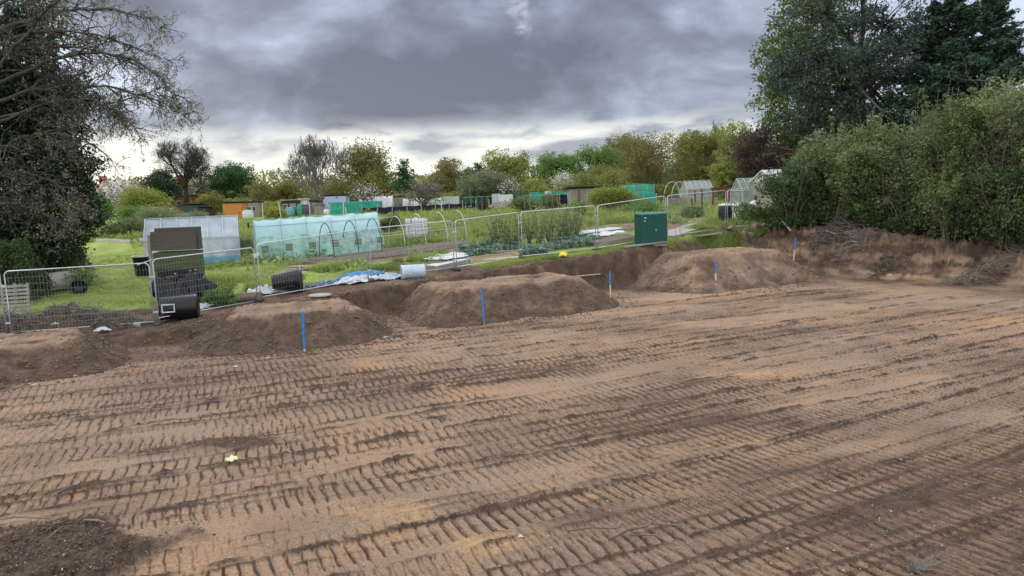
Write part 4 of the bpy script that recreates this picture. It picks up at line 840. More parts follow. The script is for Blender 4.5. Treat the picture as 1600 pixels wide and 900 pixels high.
def crumbs():
    """loose clods and pebbles: far too many to count"""
    rng=np.random.default_rng(900); oct_v=np.array([(1,0,0),(-1,0,0),(0,1,0),(0,-1,0),(0,0,1),(0,0,-1)],float); oct_f=np.array([(0,2,4),(2,1,4),(1,3,4),(3,0,4),(2,0,5),(1,2,5),(3,1,5),(0,3,5)])
    def field(name,lab,x,y,sz,mat,cat):
        n=len(x); z=H(x,y); 
        hd,dk=pit_detail(x,y); e,_=edge_dist(x,y); z=z+hd*(1-sstep(-3.2,-.6,e))*(e<0)
        a,b=heap_mask(x,y); z=z+(a*.1+b*.05)
        for i in range(4): z=np.maximum(z,mound_h(i,x,y)[0])
        V=oct_v[None]*sz[:,None,None]*rng.uniform(.5,1.3,(n,6,1))*np.array([1.1,1,.75]); th=rng.uniform(0,6.28,n); c,s=np.cos(th),np.sin(th)
        X=V[:,:,0]*c[:,None]-V[:,:,1]*s[:,None]; Y=V[:,:,0]*s[:,None]+V[:,:,1]*c[:,None]; V=np.stack([X+x[:,None],Y+y[:,None],V[:,:,2]+z[:,None]+sz[:,None]*.3],-1).reshape(-1,3)
        Fc=(oct_f[None]+6*np.arange(n)[:,None,None]).reshape(-1,3); tag(npmesh(name,V,Fc,mat,tint=None),lab,cat,kind='stuff')
    def fan(n,r0,r1): a=rng.uniform(-.66,.66,n); r=np.sqrt(rng.uniform(r0*r0,r1*r1,n)); return r*np.sin(a),r*np.cos(a)
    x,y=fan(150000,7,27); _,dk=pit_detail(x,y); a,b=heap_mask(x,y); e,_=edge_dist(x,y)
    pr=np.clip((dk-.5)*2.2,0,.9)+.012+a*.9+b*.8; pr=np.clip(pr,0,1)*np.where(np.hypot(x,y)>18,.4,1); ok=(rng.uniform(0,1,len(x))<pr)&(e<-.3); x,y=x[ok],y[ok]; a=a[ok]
    sz=(.005+.011*rng.uniform(0,1,len(x))**3.0)*(1+.55*a)*(1+np.hypot(x,y)/40); field('soil_crumbs','loose dark soil crumbs along the track edges',x,y,sz,M('crumb_soil',(.12,.09,.068),.95,.45,3,0),'soil')
    x,y=fan(7000,7.3,26); e,_=edge_dist(x,y); ok=e<-.3; x,y=x[ok],y[ok]; field('pebbles','scattered pale pebbles and brick crumbs on the pit floor',x,y,.006+.014*rng.uniform(0,1,len(x))**4,M('pebble',(.42,.36,.30),.85,.4,.9,0),'pebbles')
    # foot of mounds and cut wall
    xs=[];ys=[]
    for i,((cx,cy),(a,b),ang,h,run) in enumerate(MOUNDS):
        n=4200; t=rng.uniform(0,6.28,n); q=rng.normal(size=n)*.35+1.0; aa=math.radians(ang); lx=(a+run*q)*np.cos(t); ly=(b+run*q)*np.sin(t); xs.append(cx+lx*math.cos(aa)-ly*math.sin(aa)); ys.append(cy+lx*math.sin(aa)+ly*math.cos(aa))
    x=np.concatenate(xs); y=np.concatenate(ys); field('soil_clods','loose clods around the feet of the soil mounds',x,y,.010+.045*rng.uniform(0,1,len(x))**4,M('clod_soil',(.17,.122,.088),.95,.4,3,0),'soil')
BUILD.append(crumbs)
# ================= allotment structures near the fence =================
def polytunnel():
    a=np.array(G(403,411)); b=np.array(G(597,393.5)); d=b-a; L=float(np.linalg.norm(d[:2])); ang=math.atan2(d[1],d[0]); Wd=2.3; Ht=1.92
    t=thing('polytunnel','mint green polythene tunnel with small square side windows','polytunnel',(a[0],a[1],a[2]-.03),ang); slope=d[2]/L
    film=filmmat('mint_film',(.52,.77,.81),.10,.45,.3,.12,1.2); filmlow=filmmat('mint_film_skirt',(.42,.66,.60),.25,.4,.35,.3,2.0)
    def prof(u):   # u 0..1 front foot to back foot
        q=math.pi*u; x=-math.cos(q); z=math.sin(q); x=math.copysign(abs(x)**.72,x); z=abs(z)**.72; return (Wd/2+x*Wd/2, z*Ht)
    nb=5
    def skin(u,v):
        y,z=prof(v*.999+.0005); sag=abs(math.sin(math.pi*u*nb)); k=1-.022*sag*math.sin(math.pi*v); 
        wr=.012*math.sin(37*u+9*v)*math.sin(math.pi*v)+.045*float(perlin(np.array([u*26+v*9]),np.array([v*7-u*8]),3)[0])*math.sin(math.pi*v)
        return (u*L,Wd/2+(y-Wd/2)*(k+wr*.5),z*k+wr+slope*u*L)
    MB().grid(skin,90,28).build('cover',film,t,smooth=True)
    def skirt(u,v):
        p=skin(u,v*(.16+.015*math.sin(u*23))); return (p[0],p[1]-.012,p[2])
    MB().grid(skirt,60,5).build('skirt',filmmat('grimy_skirt_film',(.36,.58,.52),.15,.3,.5,.45,2.6),t,smooth=True)
    for e,x in ((0,.0),(1,L)):
        mb=MB(); n=24; pts=[prof(i/n) for i in range(n+1)]
        c=len(mb.v); mb.v.append((x,Wd/2,.6+slope*x)); 
        for y,z in pts: mb.v.append((x+.004*(1 if e else -1),y,z+slope*x))
        for i in range(n): mb.f.append((0,i+1,i+2) if e else (0,i+2,i+1))
        mb.v.append((x,0,slope*x)); mb.f.append((0,n+1,1)); ew=mb.build('end_wall',filmlow,t)
        if e==0:
            z=MB(); 
            for yy in (.62,1.68): z.box((-.02,yy,.85),(.03,.05,1.7))
            z.box((-.02,1.15,1.7),(.03,1.1,.05)); z.build('door_frame',MAT['galv'],ew)
    for i in range(nb+1):
        x=L*i/nb; MB().tube([(x,Wd/2+(p[0]-Wd/2)*1.008,p[1]*1.006+slope*x) for p in [prof(j/24) for j in range(25)]],.017,6).build('hoop',M('hoop_steel',(.30,.36,.36),.4,.2,5,.05,.6) if i==0 else bpy.data.materials['hoop_steel'],t,smooth=True)
    for v in (.30,.5,.70):
        y,z=prof(v); MB().tube([(0,y,z+.0),(L,y,z+slope*L)],.013,6).build('rail',bpy.data.materials['hoop_steel'],t)
    net=filmmat('window_net',(.22,.27,.16),.45,.2,.6,.5,14)
    for i in range(6):
        x=L*(.045+.185*i)-.1+.1; y,z=prof(.165); w=.36
        z0=.62; fr=MB(); yy=prof(.115)[0]-.06
        for (dx,dz,sx,sz) in ((-w/2,0,.03,w),(w/2,0,.03,w),(0,-w/2,w,.03),(0,w/2,w,.03)): fr.box((x+.1+dx,yy-.012+ (dz)*.10,z0+dz+slope*x),(sx,.02,sz),rx=-.1)
        f=fr.build('window_frame',filmlow if i in (0,) else film,t); MB().box((x+.1,yy-.004,z0+slope*x),(w-.03,.012,w-.03),rx=-.1).build('window_net',net,f)
BUILD.append(polytunnel)
def hoops():
    a=np.array(G(523,408)); b=np.array(G(731,381)); d=b-a; L=float(np.linalg.norm(d[:2])); ang=math.atan2(d[1],d[0]); n=7
    t=thing('tunnel_frame','bare row of hoops joined by thin rails over the long raised bed','tunnel frame',a,ang); Wd=1.75; Ht=1.72
    for i in range(n):
        x=L*i/(n-1); z0=d[2]*i/(n-1); MB().tube([(x+.05*math.sin(i*3),Wd/2-math.cos(q)*Wd/2,z0-.05+Ht*math.sin(q)**.8) for q in np.linspace(0,math.pi,19)],.019,6).build('hoop',MAT['galv'] if i>2 else MAT['rubber'],t,smooth=True)
    for y,z,k in ((.10,.85,1),(Wd-.1,.85,1),(Wd/2,Ht-.06,.5)): MB().tube([(0,y,z),(L*k,y,z+d[2]*k)],.012,5).build('rail',MAT['galv'],t)
    # raised beds: timber sides are things of their own soil bed
    def bed(pa,pb,w,lab,mat='greywood',h=.22,fill=None):
        p=np.array(G(*pa)); q=np.array(G(*pb)); e=q-p; LL=float(np.linalg.norm(e[:2])); an=math.atan2(e[1],e[0]); tt=thing('raised_bed',lab,'raised bed',p,an,'timber raised beds'); sl=e[2]/LL
        pitch=-math.atan(sl); z=h/2-.02+sl*LL/2
        for y in (0,w): MB().box((LL/2,y,z),(LL,.05,h),ry=pitch).build('side_board',MAT[mat],tt)
        MB().box((.02,w/2,h/2),(.05,w-.05,h)).build('end_board',MAT[mat],tt); MB().box((LL-.02,w/2,h/2+sl*LL),(.05,w-.05,h)).build('end_board',MAT[mat],tt)
        MB().grid(lambda u,v:(.05+u*(LL-.1),.03+v*(w-.06),h-.06+sl*u*LL+.03*float(perlin(np.array([u*LL*3]),np.array([v*w*3]),4)[0])),30,10).build('bed_soil',fill or MAT['bedsoil'],tt,smooth=True)
    MAT['bedsoil']=M('bed_soil',(.14,.105,.08),.95,.4,4,.6)
    bed((512,412),(733,384),1.5,'long raised bed of dark soil under the bare hoops')
    bed((680,424),(742,410),1.1,'short raised bed with pale sheeting left of the fence post',fill=MAT['silver'])
    bed((735,412),(812,404),1.0,'small timber raised bed with pale sides beside the cabbages','wood')
    bed((905,372),(985,361),1.8,'raised bed covered by a white sheet near the cabinet',fill=MAT['silver'])
    bed((945,384),(1000,374),1.4,'flat soil bed directly left of the green cabinet')
    bed((1052,376),(1125,352),1.5,'bare pale soil bed right of the green cabinet',fill=MAT['concrete'])
    o=sheet('white_sheet','white sheet draped over the bed left of the cabinet','sheet',945,366,2.4,1.0,.12,MAT['white'],31,.3,.5,40,36.6,.12)
    o=sheet('white_sheet','pale weed sheet pegged on the plot in front of the fruit bushes','sheet',697,412,1.9,1.3,.10,MAT['silver'],32,.4,.6,40,31.8,.18)
    for k,(px,py,rz,L,lab) in enumerate([(770,397,-.35,3.2,'long plank sloping along the plot behind the fence, left of the cabbages'),(775,408,.0,1.9,'pale plank end nearest the fence post left of the yellow bag'),(690,402,1.9,.8,'short thick board lying across the raised bed'),(705,404,.5,.6,'white tube lying on the bed beside the thick board'),(1010,385,.5,2.4,'long board lying along the fence beside the cabinet'),(1090,372,.45,3.0,'dark plank along the foot of the fence right of the cabinet')]):
        x,y,z=G(px,py); tag(MB().box((0,0,.1),(L,.2,.06),ry=-.04).build('plank',MAT['paleWood'] if k in (1,) else MAT['white'] if k==3 else MAT['greywood'],None,(x,y,z),False,rz),lab,'plank','planks on the plots')
    # cabbages and leeks
    rng=np.random.default_rng(41); t0=None; spots=[]
    for (x0,y0,x1,y1,n,rows) in ((722,404,800,391,11,3),(818,400,850,396,5,2),(862,392,925,384,12,3)):
        for r in range(rows):
            for i in range(n): u=i/(n-1); spots.append((x0+(x1-x0)*u+r*3+rng.normal()*1.5,y0+(y1-y0)*u-r*6+rng.normal()*.6))
    for i,p in enumerate(spots):
        x,y,z=G(*p)
        if i==0:
            n=46; c=np.clip(rng.normal(size=(n,3)),-1.3,1.3)*np.array([.12,.12,.05])+np.array([0,0,.16]); V,Fq=leafquads(c,rng.uniform(.12,.24,n),rng,.7,.3); t0=npmesh('cabbage_plant',V,Fq,MAT['cabbage'],tint=np.repeat(rng.uniform(0,1,n),4),loc=(x,y,z)); tag(t0,'blue-green leafy brassica plant in the planted rows behind the fence','vegetable plant','brassica rows')
        else:
            t=t0.copy(); C.objects.link(t); t.location=(x,y,z); t.rotation_euler=(0,0,rng.uniform(0,6)); k=rng.uniform(.7,1.35); t.scale=(k,k,k)
    # bean canes
    for k,(px,py,h) in enumerate([(560,404,.8),(590,400,1.0),(545,418,.5),(1056,372,1.2),(1064,371,1.3),(1062,366,1.3),(1105,352,1.0),(862,396,.9),(750,380,1.6),(878,380,1.2)]):
        x,y,z=G(px,py); tag(MB().tube([(0,0,-.1),(rng.normal()*.04,0,h)],.012,5).build('garden_cane',MAT['greywood'],None,(x,y,z)),'thin garden cane standing in the plots','cane','garden canes')
BUILD.append(hoops)
def ibc():
    x,y,z=G(632,377); s=1.22; t=thing('cage_tank','white water tank in a steel cage standing beyond the hoops','tank',(x+.6,y+.55,z),.16)
    p=MB(); p.box((0,0,.07),(s,1.0,.03))
    for k in (-.5,0,.5): p.box((k,0,.03),(.14,1.0,.09))
    p.build('pallet',MAT['black'],t)
    m=M('tank_plastic',(.66,.66,.69),.5,.12,3,.1); b=MB(); b.box((0,0,.16+.5),(s-.08,.92,.98)); o=b.build('tank',m,t); bv=o.modifiers.new('b','BEVEL'); bv.width=.08; bv.segments=3
    MB().lathe([(.11,0),(.11,.05),(.02,.06)],14,c=(0,0,1.15)).build('cap',MAT['white'],t)
    c=MB(); 
    for zz in np.linspace(.14,1.16,6): c.tube([(-s/2,-.5,zz),(s/2,-.5,zz),(s/2,.5,zz),(-s/2,.5,zz)],.011,5,closed=True)
    for xx in np.linspace(-s/2,s/2,8): c.tube([(xx,-.5,.1),(xx,-.5,1.16)],.011,5); c.tube([(xx,.5,.1),(xx,.5,1.16)],.011,5)
    for yy in np.linspace(-.5,.5,6)[1:-1]: 
        for xx in (-s/2,s/2): c.tube([(xx,yy,.1),(xx,yy,1.16)],.011,5)
    c.build('cage',M('cage_steel',(.33,.27,.30),.5,.2,5,.05,.4),t)
    for k in (-.56,.56): MB().box((k,-.49,.09),(.16,.06,.16)).build('cage_foot',MAT['black'],t)
BUILD.append(ibc)
def gabled(t,L,Wd,eave,ridge,glaz,frame,nx=6,low=None,lowh=.45):
    """gabled frame house: local x along ridge, y depth; frame bars, roof and wall panels as parts"""
    r=.022
    f=MB(); X=np.linspace(0,L,nx+1)
    for x in X:
        for y0,z0,y1,z1 in ((0,0,0,eave),(0,eave,Wd/2,ridge),(Wd,0,Wd,eave),(Wd,eave,Wd/2,ridge)): f.box((x,(y0+y1)/2,(z0+z1)/2),(.035,.035,math.hypot(y1-y0,z1-z0)),rx=-math.atan2(y1-y0,z1-z0))
    for y,z in ((0,eave),(Wd/2,ridge),(Wd,eave),(0,.03),(Wd,.03),(0,eave*.5)): f.box((L/2,y,z),(L+.05,.045,.045))
    for x in (0,L): f.box((x,Wd/2,eave),(.04,Wd,.04)); f.box((x,Wd/2,.03),(.04,Wd,.04)); f.box((x,Wd*.33,eave*.6),(.03,.03,eave*1.2)); f.box((x,Wd*.67,eave*.6),(.03,.03,eave*1.2))
    f.build('frame',frame,t)
    for nm,y0,z0,y1,z1 in (('roof_panel',.03,eave-.03,Wd/2,ridge-.04),('roof_panel',Wd-.03,eave-.03,Wd/2,ridge-.04),('wall_panel',.03,.02 if low is None else lowh,.03,eave),('wall_panel',Wd-.03,.02,Wd-.03,eave)):
        MB().grid(lambda u,v:(u*L,y0+(y1-y0)*v+.012*math.sin(u*31+v*5),z0+(z1-z0)*v+.015*math.sin(u*nx*math.pi*2)*math.sin(v*3)),nx*6,6).build(nm,glaz,t)
    for x in (.03,L-.03): MB().add([(x,0,0),(x,Wd,0),(x,Wd,eave),(x,Wd/2,ridge),(x,0,eave)],[(0,1,2,3,4)]).build('gable_panel',glaz,t)
    if low is not None: MB().box((L/2,-.035,lowh/2),(L,.03,lowh)).build('base_panel',low,t)
def greenhouse():
    a=np.array(G(229,421)); b=np.array(G(351,417)); d=b-a; L=float(np.linalg.norm(d[:2])); ang=.33; L*=1.08
    t=thing('polythene_greenhouse','home-made greenhouse of grey-blue polythene behind the tall timber store','greenhouse',(a[0],a[1],min(a[2],b[2])-.05),ang)
    gabled(t,L,2.1,1.32,2.28,filmmat('bluegrey_film',(.60,.68,.80),.38,.4,.25,.25,1.4),MAT['galv'],6,filmmat('blue_base_film',(.18,.42,.66),.05,.2,.4,.25,2),.45)
    # tall timber store in front
    x,y,z=GD(277,28.6,452); w=1.62; h=2.45; t=thing('timber_store','tall dark green timber store with a felt-boarded top','store',(x-w/2,y,gz(x,y)-.05),.12)
    dg=M('dark_green_boards',(.045,.062,.045),.8,.35,5,.3,dirt=(.075,.085,.02),stretch=(1,1,3)); br=M('dark_brown_boards',(.085,.078,.062),.85,.3,4,.3,stretch=(1,1,5))
    b=MB(); b.box((w/2,.45,h*.30),(w,.85,h*.60)); body=b.build('body',dg,t)
    for k in range(4): MB().box((w/2,.012-.006*k,h*.36+.15*k+.02),(w+.01,.03,.145),rx=.05).build('board',dg,body)
    for k in range(3): MB().box((w/2,-.03+.02*k,h*.635+.24*k+.12),(w+.06,.05,.25),rx=-.06).build('top_board',br,t)
    MB().box((w/2,.62,h*.80),(w,.5,h*.36)).build('back_box',br,t)
    for k in range(12): MB().box((.16+k*(w-.3)/11,-.03,h*.155),(.09,.03,h*.30)).build('slat',MAT['black'],t)
    MB().box((w/2,-.035,h*.325),(w-.1,.05,.06)).build('rail',MAT['darkbark'],t)
    for xx in (-.10,): MB().box((xx,-.0,h*.44),(.10,.10,h*.88)).build('post',MAT['greywood'],t)
    # pale arched cloche left of the greenhouse
    x,y,z=GD(222,31.5,408); t=thing('garden_tub','dark open tub with a pale rim beside the polythene greenhouse','tub',(x,y,z),0); MB().lathe([(.30,0),(.36,.75),(.40,.80),(.40,.84),(.33,.84)],18,caps=False).build('shell',MAT['black'],t,smooth=True); MB().lathe([(.34,.70),(.02,.70)],18,caps=False).build('filling',MAT['bedsoil'],t); MB().tube([(.39*math.cos(q),.39*math.sin(q),.84) for q in np.linspace(0,6.28,19)[:-1]],.025,6,closed=True).build('rim',MAT['white'],t)
BUILD.append(greenhouse)
# ================= sheds, netting, far greenhouses, houses =================
def shed(name,lab,cat,px0,px1,ytop,D,depth,wall,roof,kind='pent',rz=.0,door=None,windows=(),over=.12,group=None,ov_h=None):
    x0,_,z0=GD(px0,D,ytop+25); x1,_,z1=GD(px1,D,ytop+25); w=(x1-x0)/max(.3,math.cos(rz)); h=float(W((px0+px1)/2,ytop,D)[2])-min(z0,z1); z=min(z0,z1)-.05
    t=thing(name,lab,cat,(x0,D,z),rz,group); hw=h-.12 if kind=='pent' else h*.72
    MB().box((w/2,depth/2,hw/2),(w,depth,hw)).build('wall',wall,t)
    if kind=='pent': MB().box((w/2,depth/2,h-.04),(w+2*over,depth+2*over,.09),rx=-.06).build('roof',roof,t)
    elif kind=='gable_side':   # ridge along x
        mb=MB(); e=over; 
        for s in (0,1):
            y0=-e if s==0 else depth+e; mb.add([(-e,y0,hw-.05),(w+e,y0,hw-.05),(w+e,depth/2,h),(-e,depth/2,h),(-e,y0,hw+.03),(w+e,y0,hw+.03),(w+e,depth/2,h+.08),(-e,depth/2,h+.08)],[(0,1,2,3),(4,5,6,7),(0,1,5,4),(0,3,7,4),(1,2,6,5)])
        mb.add([(0,0,hw),(0,depth,hw),(0,depth/2,h)],[(0,1,2)]); mb.add([(w,0,hw),(w,depth,hw),(w,depth/2,h)],[(0,1,2)]); mb.build('roof',roof,t)
    elif kind=='gable_front':  # ridge along y
        mb=MB(); e=over
        for s in (0,1):
            xx=-e if s==0 else w+e; mb.add([(xx,-e,hw-.05),(xx,depth+e,hw-.05),(w/2,depth+e,h),(w/2,-e,h),(xx,-e,hw+.04),(xx,depth+e,hw+.04),(w/2,depth+e,h+.09),(w/2,-e,h+.09)],[(0,1,2,3),(4,5,6,7),(0,3,7,4),(0,1,5,4),(1,2,6,5)])
        mb.build('roof',roof,t); MB().add([(0,-.003,hw),(w,-.003,hw),(w/2,-.003,h)],[(0,1,2)]).build('gable',wall,t)
    if door:
        dx,dw,dh,dm=door; d=MB().box((w*dx,-.02,dh*hw/2),(dw*w,.04,dh*hw)).build('door',dm,t); MB().box((w*dx+dw*w*.38,-.05,dh*hw*.5),(.05,.03,.12)).build('handle',MAT['black'],d)
    for (wx,wz,ww,wh) in windows:
        f=MB().box((w*wx,-.015,hw*wz),(w*ww,.03,hw*wh)).build('window',MAT['white'],t); MB().box((w*wx,-.034,hw*wz),(w*ww-.08,.02,hw*wh-.08)).build('pane',MAT['pane'],f)
    return t,w,h
def far_structs():
    m=MAT; m['pane']=M('window_pane',(.05,.06,.07),.1,.1,3,0,spec=.8); felt=M('roof_felt',(.045,.045,.047),.9,.3,5,.3); m['felt']=felt
    orange=M('orange_boards',(.46,.19,.05),.7,.3,3,.25,stretch=(5,1,.7)); dkg=M('dark_green_paint',(.045,.06,.05),.75,.3,3,.2); greyb=M('grey_boards',(.25,.23,.205),.9,.35,3,.3,stretch=(5,1,.5)); m['greyb']=greyb
    bluew=M('bluegrey_boards',(.36,.42,.56),.6,.15,2,.1,stretch=(6,1,.4)); red=M('red_paint',(.13,.028,.028),.6,.3,3,.15); tin=M('rusty_tin',(.30,.28,.26),.6,.35,3,.2,.3); teal=filmmat('teal_net',(.02,.36,.27),.18,.35,.6,.3,3); m['teal']=teal; tealD=filmmat('dark_teal_net',(.012,.16,.12),.15,.3,.7,.3,3)
    white=filmmat('white_film',(.66,.68,.72),.12,.4,.35,.15,2); navy=M('black_windbreak',(.010,.013,.035),.7,.5,2,.4)
    shed('garden_shed','small orange wooden shed with double doors and dark roof','shed',349,379,315,72,2.2,orange,felt,'pent',.08,(.5,.9,.9,orange))
    shed('garden_shed','low dark green shed left of the orange shed','shed',284,312,318,72,2.4,dkg,felt,'pent',.05,(.45,.4,.85,dkg))
    shed('lean_to','dark lean-to attached right of the dark green shed','lean-to',312.5,324,322,72,2.0,m['darkbark'],felt,'pent',.05)
    shed('garden_shed','open grey slatted shed full of clutter behind the polytunnel','shed',385,404,314,77,1.8,greyb,felt,'pent',0,None,((.3,.6,.3,.3),(.7,.6,.3,.3)))
    shed('garden_shed','narrow grey clutter shed with a tin roof, left of the water barrels','shed',441,466,312,78,1.8,m['darkbark'],tin,'pent',.0,(.7,.4,.85,greyb),((.22,.6,.3,.45),))
    shed('locker','narrow tall pale grey cupboard behind the green barrel','locker',470,481,310,79,.8,M('pale_grey_metal',(.48,.48,.54),.5,.15,3,.05),m['white'],'pent',0,(.5,.8,.9,m['white']))
    shed('garden_shed','small green shed between the pale cupboard and blue shed','shed',482.5,493,313,80,1.5,M('green_paint',(.10,.32,.17),.6,.25,3,.1),felt,'pent',0,(.5,.7,.85,greyb))
    shed('tool_store','low pale grey tool store left of the blue-grey shed','store',492,504,318,78,1.2,greyb,tin,'pent')
    shed('garden_shed','tall blue-grey corrugated shed behind the teal net cage','shed',506,541,304,80,2.6,bluew,felt,'pent',.06,(.25,.25,.8,bluew),((.7,.6,.2,.2),))
    shed('garden_shed','dark lattice shed between two white tunnels','shed',611,630,306,82,2.0,m['greywood'],felt,'pent',0,(.5,.7,.9,greyb))
    t,w,h=shed('long_shed','long weathered grey timber shed with a dark flat roof','shed',890,975,291,69,2.6,greyb,felt,'pent',.12,None,((.55,.62,.2,.35),),.25)
    # weathered upright boards
    rng=np.random.default_rng(50)
    for k in range(20): MB().box((w*(k+.5)/20,-.035,(h-.25)/2),(w/20*.9,.03,h-.25-rng.uniform(0,.1))).build('board',m['greywood'] if k%3 else m['log'] if k%2 else tin,t)
    shed('garden_shed','small dark red shed behind the red posts','shed',1143,1160,288,60,1.6,red,felt,'pent',.05,(.5,.7,.9,red))
    # teal netting cages
    def cage(name,lab,px0,px1,yt,D,depth,net,cat='net cage',slop=0):
        x0,_,z0=GD(px0,D,yt+18); x1,_,z1=GD(px1,D,yt+18); w=x1-x0; h=float(W((px0+px1)/2,yt,D)[2])-min(z0,z1); t=thing(name,lab,cat,(x0,D,min(z0,z1)-.03),.06)
        n=max(2,int(w/1.3)); f=MB()
        for i in range(n+1):
            for y in (0,depth): f.box((w*i/n,y,h/2),(.06,.06,h))
        f.build('frame',m['wood'],t)
        MB().grid(lambda u,v:(u*w,-.04+.03*math.sin(u*n*6.28),v*(h-.02)+.0),n*5,4).build('front_net',net,t); MB().grid(lambda u,v:(u*w,depth+.04,v*(h-.02)),n*4,3).build('back_net',net,t)
        MB().grid(lambda u,v:(u*w,v*depth,h+.03-.10*math.sin(u*n*math.pi)**2*math.sin(v*math.pi)+slop*v),n*6,5).build('roof_net',net,t)
        for xx in (0,w): MB().grid(lambda u,v:(xx,u*depth,v*h),3,3).build('side_net',net,t)
    cage('net_cage','bright teal net cage in front of the blue-grey shed',517,592,315,67,2.6,teal)
    cage('net_cage','dark teal netting enclosure to the right of the white cage tank',718,770,303,84,2.4,tealD); cage('net_cage','long teal netting run left of the weathered grey shed',830,889,300,78,2.2,teal)
    cage('net_cage','small teal netting patch beside the pale blue boards',800,824,303,80,1.6,tealD)
    cage('net_cage','open teal net canopy on thin posts right of the grey shed',978,1023,288,64,2.2,filmmat('thin_teal_net',(.05,.45,.36),.5,.3,.6,.3,3))
    cage('net_cage','low teal net over a bed below the net canopy',1006,1026,302,56,1.6,teal)
    # white polythene tunnels
    def ptun(lab,px0,px1,yt,D,depth,film):
        x0,_,z0=GD(px0,D,yt+20); x1,_,z1=GD(px1,D,yt+20); L=x1-x0; h=float(W((px0+px1)/2,yt,D)[2])-min(z0,z1); t=thing('cloche_tunnel',lab,'tunnel',(x0,D,min(z0,z1)-.02),.08)
        MB().grid(lambda u,v:(u*L+.0,depth/2-math.cos(math.pi*v)*depth/2,h*math.sin(math.pi*v)**.8*(1-.03*math.sin(u*18.8)**2)),24,14).build('cover',film,t,smooth=True)
        for x in (0,L): MB().add([(x,depth/2-math.cos(math.pi*i/12)*depth/2,h*max(0,math.sin(math.pi*i/12))**.8) for i in range(13)],[tuple(range(13))]).build('end_wall',film,t)
        for i in range(4): MB().tube([(L*i/3,depth/2-math.cos(q)*depth/2*1.01,h*1.01*abs(math.sin(q))**.8) for q in np.linspace(.02,math.pi-.02,13)],.03,5).build('hoop',m['galv'],t)
    ptun('white polythene tunnel behind the teal net cage',562,585,307,83,2.4,white); ptun('white rounded tunnel left of the dark lattice shed',586,613,306,79,2.2,white); ptun('white tunnel right of the dark lattice shed',630,664,309,80,2.4,white); ptun('pale tunnel behind the fruit tree, left of the white cage tank',664,692,309,82,2.2,filmmat('pale_green_film',(.42,.58,.50),.15,.4,.35,.3,2))
    # second cage tank under a net
    x,_,z=GD(705,76,320); s=.95; t=thing('cage_tank','white cage tank behind the black windbreak near the flag','tank',(x,76,z),.1); o=MB().box((0,0,.75),(1.6,1.1,1.3)).build('tank',m['white'],t); c=MB()
    for zz in np.linspace(.15,1.4,5): c.tube([(-.82,-.57,zz),(.82,-.57,zz),(.82,.57,zz),(-.82,.57,zz)],.02,4,closed=True)
    for xx in np.linspace(-.82,.82,6): c.tube([(xx,-.57,.1),(xx,-.57,1.4)],.02,4)
    c.build('cage',m['galv'],t); MB().box((0,0,.05),(1.7,1.2,.1)).build('pallet',m['greywood'],t)
    # black windbreak
    x0,_,z0=GD(566,66,338); x1,_,z1=GD(764,72,330); L=math.hypot(x1-x0,6); t=thing('windbreak_fence','long low windbreak of black sheeting on pale posts','windbreak',(x0,66,z0),math.atan2(6,x1-x0)); dz=z1-z0; n=9
    MB().grid(lambda u,v:(u*L,.03*math.sin(u*n*6.28),dz*u-.05+v*(.86-.08*abs(math.sin(u*n*math.pi)))),n*10,4).build('sheeting',navy,t)
    for k in range(n+1): MB().box((L*k/n,-.07,dz*k/n+.5),(.06,.05,1.1)).build('post',m['wood'],t)
    x0,_,z0=GD(858,70,320); t=thing('windbreak_fence','short black netting fence left of the weathered grey shed','windbreak',(x0,70,z0),.1); MB().grid(lambda u,v:(u*2.0,.03*math.sin(u*12),v*1.25),10,3).build('sheeting',navy,t)
    for k in range(3): MB().box((k,-.06,.65),(.07,.06,1.4)).build('post',m['greywood'],t)
    # pale boards, panels
    for k,(px,yt,w,h,mt,lab) in enumerate([(776,303,.9,1.5,m['paleblue'],'pale blue board standing among the teal nets'),(790,305,1.6,1.4,m['white'],'white painted panel standing beside the pale blue board'),(857,303,.7,1.6,m['paleblue'],'light blue door leaning on the teal netting run')]):
        x,_,z=GD(px,77,325); t=thing('standing_panel',lab,'panel',(x,77,z),.1); MB().box((0,0,h/2),(w,.06,h)).build('panel',mt,t); MB().box((-w*.35,.25,h*.45),(.05,.05,h),rx=.3).build('prop',m['greywood'],t)
    # flag
    x,_,z=GD(732.5,88,300); top=float(W(732.5,290,88)[2]); t=thing('flagpole','thin pole flying a small faded pink flag','flag',(x,88,z)); MB().tube([(0,0,0),(0,0,top-z+.1)],.05,6).build('pole',m['white'],t)
    MB().grid(lambda u,v:(-1.35*u-.02,.12*math.sin(u*5),top-z-.05-v*.95-.95*u**1.2+.1*math.sin(u*6)),12,6).build('flag',M('faded_pink_cloth',(.62,.30,.34),.8,.3,1.2,0,dirt=(.62,.52,.54)),t)
    # red timber posts / pergola
    def W_(px,D): return GD(px,D,310)
    P=[(1013,325,305),(1017,325,309),(1025,326,305),(1033,325,312),(1062,323,308),(1081,328,310),(1086,322,298),(1097,329,295),(1108,316,297),(1114,327,295),(1131,318,297)]
    for k,(px,yb,yt) in enumerate(P):
        x,y,z=G(px,yb); h=float(W(px,yt,y)[2])-z; o=MB().box((0,0,h/2-.1),(.11,.11,h+.2)).build('red_post',red,None,(x,y,z)); tag(o,'dark red timber post standing in the grass right of the cabinet','post','red timber posts on the right plots')
    for k,(pa,pb,yt,yb,lab) in enumerate([(1112,1135,294.5,327,'dark red beam lying across the tall red posts'),(1023,1045,305,326,'red board rail on the short posts left of the beam')]):
        D=G(pa,yb)[1]; a_=W(pa,yt,D); b_=W(pb,yt+.2,D+.4); d_=b_-a_; o=MB().box((np.linalg.norm(d_)/2,0,0),(np.linalg.norm(d_)+.1,.12,.13)).build('red_crossbar',red,None,a_,False,math.atan2(d_[1],d_[0])); tag(o,lab,'beam')
